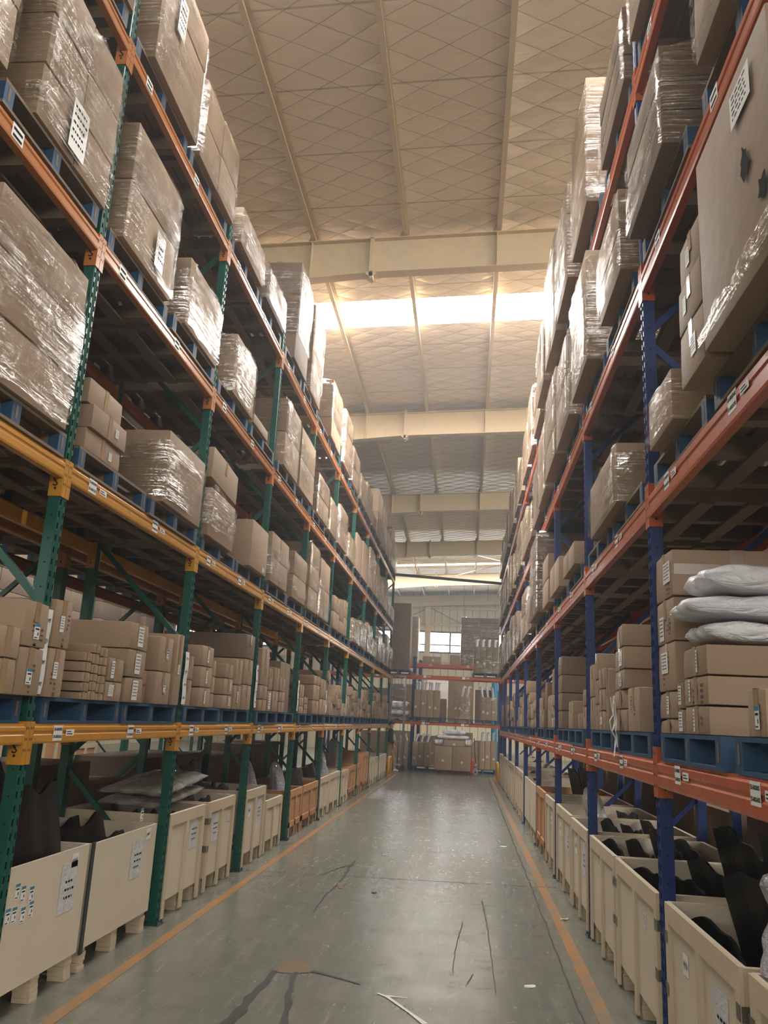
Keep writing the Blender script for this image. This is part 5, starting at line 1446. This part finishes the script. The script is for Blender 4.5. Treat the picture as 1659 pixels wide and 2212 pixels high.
# ------------------------------------------------------------------ the next aisle through the gaps
for i, (y0, y1, z1, film_on, look) in enumerate(((9.55, 11.75, 3.0, True, 'film-wrapped load'), (12.1, 13.1, 2.98, True, 'shiny film-wrapped load'), (13.25, 14.3, 2.75, False, 'pale carton pile'), (14.7, 16.9, 3.0, True, 'ribbed film-wrapped load'), (17.3, 19.4, 2.9, False, 'carton pile'), (7.0, 9.15, 3.0, True, 'wrapped load'))):
    wrapped('next', 1, y0, y1, z1, '%s on rack across the next aisle, %s along' % (look, ('third', 'fourth', 'fifth', 'sixth', 'seventh', 'second')[i]), xf=-8.0, sg=1, depth=.9, z0=1.63+.01, film_on=film_on, far=True, group='loads across the next aisle')
for i in range(6):
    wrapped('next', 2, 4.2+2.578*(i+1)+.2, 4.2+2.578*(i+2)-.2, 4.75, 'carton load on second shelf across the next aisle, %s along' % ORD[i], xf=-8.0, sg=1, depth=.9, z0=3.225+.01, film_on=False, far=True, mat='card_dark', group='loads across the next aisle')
for i in range(7):
    y0 = 4.2+2.578*(2+i//2)+(.1, 1.33)[i % 2]
    b = MB(); h = (.95, 1.1, .9, 1.25, 1.0, 1.15, .95)[i]
    o = empty('plywood_crate', (-8.62, y0+.57, 0)); tag(o, 'brown timber crate on floor across the next aisle, %s along' % ORD[i], 'crate', 'crates across the next aisle')
    b.box(-.45, .45, -.56, .56, .12, h); obj('side_panel', b.mesh('side_panel', ['ply_brown']), o)
    b = MB()
    for yy in (-.51, 0, .51): b.box(.45, .47, yy-.05, yy+.05, .12, h)
    b.box(.45, .468, -.56, .56, h-.1, h); obj('batten_frame', b.mesh('batten_frame', ['batten']), o)
    b = MB()
    for yy in (-.5, 0, .5): b.box(-.45, .45, yy-.05, yy+.05, .001, .12)
    obj('foot_row', b.mesh('foot_row', ['batten']), o)

# ------------------------------------------------------------------ the person
def skin(name, pts, edges, rads, mat, parent=None, root=0, sub=2):
    me = bpy.data.meshes.new(name); me.from_pydata(pts, edges, []); me.materials.append(M[mat])
    o = obj(name, me, parent)
    m = o.modifiers.new('skin', 'SKIN'); m.use_smooth_shade = True
    for v, r in zip(me.skin_vertices[0].data, rads): v.radius = (r, r) if not isinstance(r, tuple) else r
    me.skin_vertices[0].data[root].use_root = True
    s = o.modifiers.new('sub', 'SUBSURF'); s.levels = sub; s.render_levels = sub
    return o
# walking towards +x; origin on the floor under the hips
J = dict(hip=(0, 0, .93), waist=(.0, 0, 1.08), chest=(.02, 0, 1.30), neck=(.03, 0, 1.47), head0=(.05, 0, 1.56), head1=(.06, 0, 1.66),
         hl=(0, .09, .90), kl=(.13, .10, .50), al=(.19, .10, .10), tl=(.32, .10, .035), hr=(0, -.09, .90), kr=(-.03, -.10, .50), ar=(-.24, -.10, .14), trr=(-.15, -.10, .03),
         sl=(.02, .17, 1.40), el=(-.08, .22, 1.14), wl=(-.05, .22, .90), sr=(.02, -.17, 1.40), er=(.02, -.23, 1.13), wr=(.16, -.22, .94))
K = list(J); ix = {k: i for i, k in enumerate(K)}
E_ = [('hip', 'waist'), ('waist', 'chest'), ('chest', 'neck'), ('neck', 'head0'), ('head0', 'head1'), ('hip', 'hl'), ('hl', 'kl'), ('kl', 'al'), ('al', 'tl'), ('hip', 'hr'), ('hr', 'kr'), ('kr', 'ar'), ('ar', 'trr'),
      ('chest', 'sl'), ('sl', 'el'), ('el', 'wl'), ('chest', 'sr'), ('sr', 'er'), ('er', 'wr')]
rad = dict(hip=.11, waist=.10, chest=.12, neck=.05, head0=.085, head1=.075, hl=.085, kl=.055, al=.035, tl=.03, hr=.085, kr=.055, ar=.035, trr=.03, sl=.055, el=.038, wl=.026, sr=.055, er=.038, wr=.026)
pts = [J[k] for k in K]; eds = [(ix[a], ix[c]) for a, c in E_]
# five fingers and a thumb side for each hand, added as chains off the wrist
rads = [rad[k] for k in K]
def add(p, r, frm):
    pts.append(p); rads.append(r); eds.append((frm, len(pts)-1)); return len(pts)-1
for w, sy in (('wl', 1), ('wr', -1)):
    x, y, z = J[w]; palm = add((x+.02, y, z-.07), .024, ix[w])
    for f, (dx, l) in enumerate(((-.028, .055), (-.01, .07), (.010, .075), (.028, .066))):
        a = add((x+.02+dx, y, z-.115), .0095, palm); add((x+.03+dx, y-sy*.015, z-.115-l), .008, a)
    a = add((x+.06, y-sy*.01, z-.08), .010, palm); add((x+.075, y-sy*.02, z-.115), .008, a)
person = skin('person', pts, eds, rads, 'skin', None, 0, 2)
person.location = (-2.66, 30.3, 0); tag(person, 'person in black jacket and tan trousers walking past the far end of the green rack', 'person')
def cloth(name, keys, edges, grow, mat, extra=None):
    kk = list(keys); ii = {k: i for i, k in enumerate(kk)}
    return skin(name, [J[k] for k in kk], [(ii[a], ii[c]) for a, c in edges], [rad[k]+grow for k in kk], mat, person, 0, 2)
cloth('jacket', ['waist', 'hip', 'chest', 'neck', 'sl', 'el', 'wl', 'sr', 'er', 'wr'], [('hip', 'waist'), ('waist', 'chest'), ('chest', 'neck'), ('chest', 'sl'), ('sl', 'el'), ('el', 'wl'), ('chest', 'sr'), ('sr', 'er'), ('er', 'wr')], .022, 'jacket')
J['al'] = (.185, .10, .15); J['ar'] = (-.225, -.10, .19)
cloth('trousers', ['hip', 'hl', 'kl', 'al', 'hr', 'kr', 'ar'], [('hip', 'hl'), ('hl', 'kl'), ('kl', 'al'), ('hip', 'hr'), ('hr', 'kr'), ('kr', 'ar')], .024, 'trousers')
skin('shoe', [(.15, .10, .06), (.25, .10, .045), (.34, .10, .035)], [(0, 1), (1, 2)], [(.045, .05), (.042, .04), (.035, .03)], 'paper', person)
skin('shoe', [(-.28, -.10, .10), (-.20, -.10, .065), (-.12, -.10, .04)], [(0, 1), (1, 2)], [(.045, .05), (.042, .04), (.035, .03)], 'paper', person)
bm = bmesh.new(); bmesh.ops.create_uvsphere(bm, u_segments=20, v_segments=14, radius=.105)
bmesh.ops.delete(bm, geom=[v for v in bm.verts if v.co.z < -.03 and v.co.x > -.03], context='VERTS')
for v in bm.verts: v.co.x *= 1.08; v.co.z *= 1.05
me = bpy.data.meshes.new('hair'); bm.to_mesh(me); bm.free(); me.materials.append(M['hair']); me.polygons.foreach_set('use_smooth', [True]*len(me.polygons))
h = obj('hair', me, person, (.045, 0, 1.655))
for nm, (p, r, mt) in dict(nose=((.155, 0, 1.60), .016, 'skin'), mouth=((.145, 0, 1.56), .012, 'brown_ink'), eye=((.145, .034, 1.63), .010, 'ink'), eye_=((.145, -.034, 1.63), .010, 'ink'), ear=((.05, .092, 1.61), .022, 'skin'), ear_=((.05, -.092, 1.61), .022, 'skin')).items():
    bm = bmesh.new(); bmesh.ops.create_uvsphere(bm, u_segments=10, v_segments=8, radius=r)
    if nm == 'mouth':
        for v in bm.verts: v.co.y *= 2; v.co.z *= .4
    me = bpy.data.meshes.new(nm.strip('_')); bm.to_mesh(me); bm.free(); me.materials.append(M[mt]); obj(nm.strip('_'), me, person, p)
# ------------------------------------------------------------------ light and camera
w = bpy.data.worlds.new('daylight'); S.world = w; w.use_nodes = True
bg = w.node_tree.nodes['Background']; bg.inputs[0].default_value = (.75, .85, 1, 1); bg.inputs[1].default_value = .6
# thin haze in the hall's air
hz = w.node_tree.nodes.new('ShaderNodeVolumeScatter'); hz.inputs['Color'].default_value = (.92, .96, 1, 1); hz.inputs['Density'].default_value = .0038; hz.inputs['Anisotropy'].default_value = .6
w.node_tree.links.new(hz.outputs[0], w.node_tree.nodes['World Output'].inputs['Volume'])
cam = bpy.data.cameras.new('camera'); co = bpy.data.objects.new('camera', cam); COL.objects.link(co); S.camera = co
yaw, pitch, roll = math.radians(6.18018/57.3*57.29578), math.radians(14.2547), math.radians(2.872)
YAW, PITCH, ROLL, FPX = 0.107857, 0.248773, 0.050123, 1767.46
f = Vector((-math.sin(YAW)*math.cos(PITCH), math.cos(YAW)*math.cos(PITCH), math.sin(PITCH)))
r0 = Vector((math.cos(YAW), math.sin(YAW), 0)); u0 = r0.cross(f)
r = math.cos(ROLL)*r0 + math.sin(ROLL)*u0; u = -math.sin(ROLL)*r0 + math.cos(ROLL)*u0
m = Matrix(((r.x, u.x, -f.x, 0), (r.y, u.y, -f.y, 0), (r.z, u.z, -f.z, 0), (0, 0, 0, 1)))
co.matrix_world = Matrix.Translation((0, 0, 1.75)) @ m
cam.sensor_fit = 'HORIZONTAL'; cam.sensor_width = 36; cam.lens = 36*FPX/1659
cam.clip_start = .05; cam.clip_end = 200
vs = S.view_settings; vs.view_transform = 'Standard'; vs.look = 'None'; vs.gamma = 1; vs.use_curve_mapping = False; vs.exposure = EXPOSURE
c = S.cycles
c.max_bounces = 6; c.diffuse_bounces = 3; c.glossy_bounces = 3; c.transparent_max_bounces = 12; c.volume_bounces = 0; c.use_adaptive_sampling = True; c.adaptive_threshold = .12; c.adaptive_min_samples = 20; c.transmission_bounces = 4
c.sample_clamp_indirect = 8; c.caustics_reflective = False; c.caustics_refractive = False; c.blur_glossy = .5
c.use_denoising = True
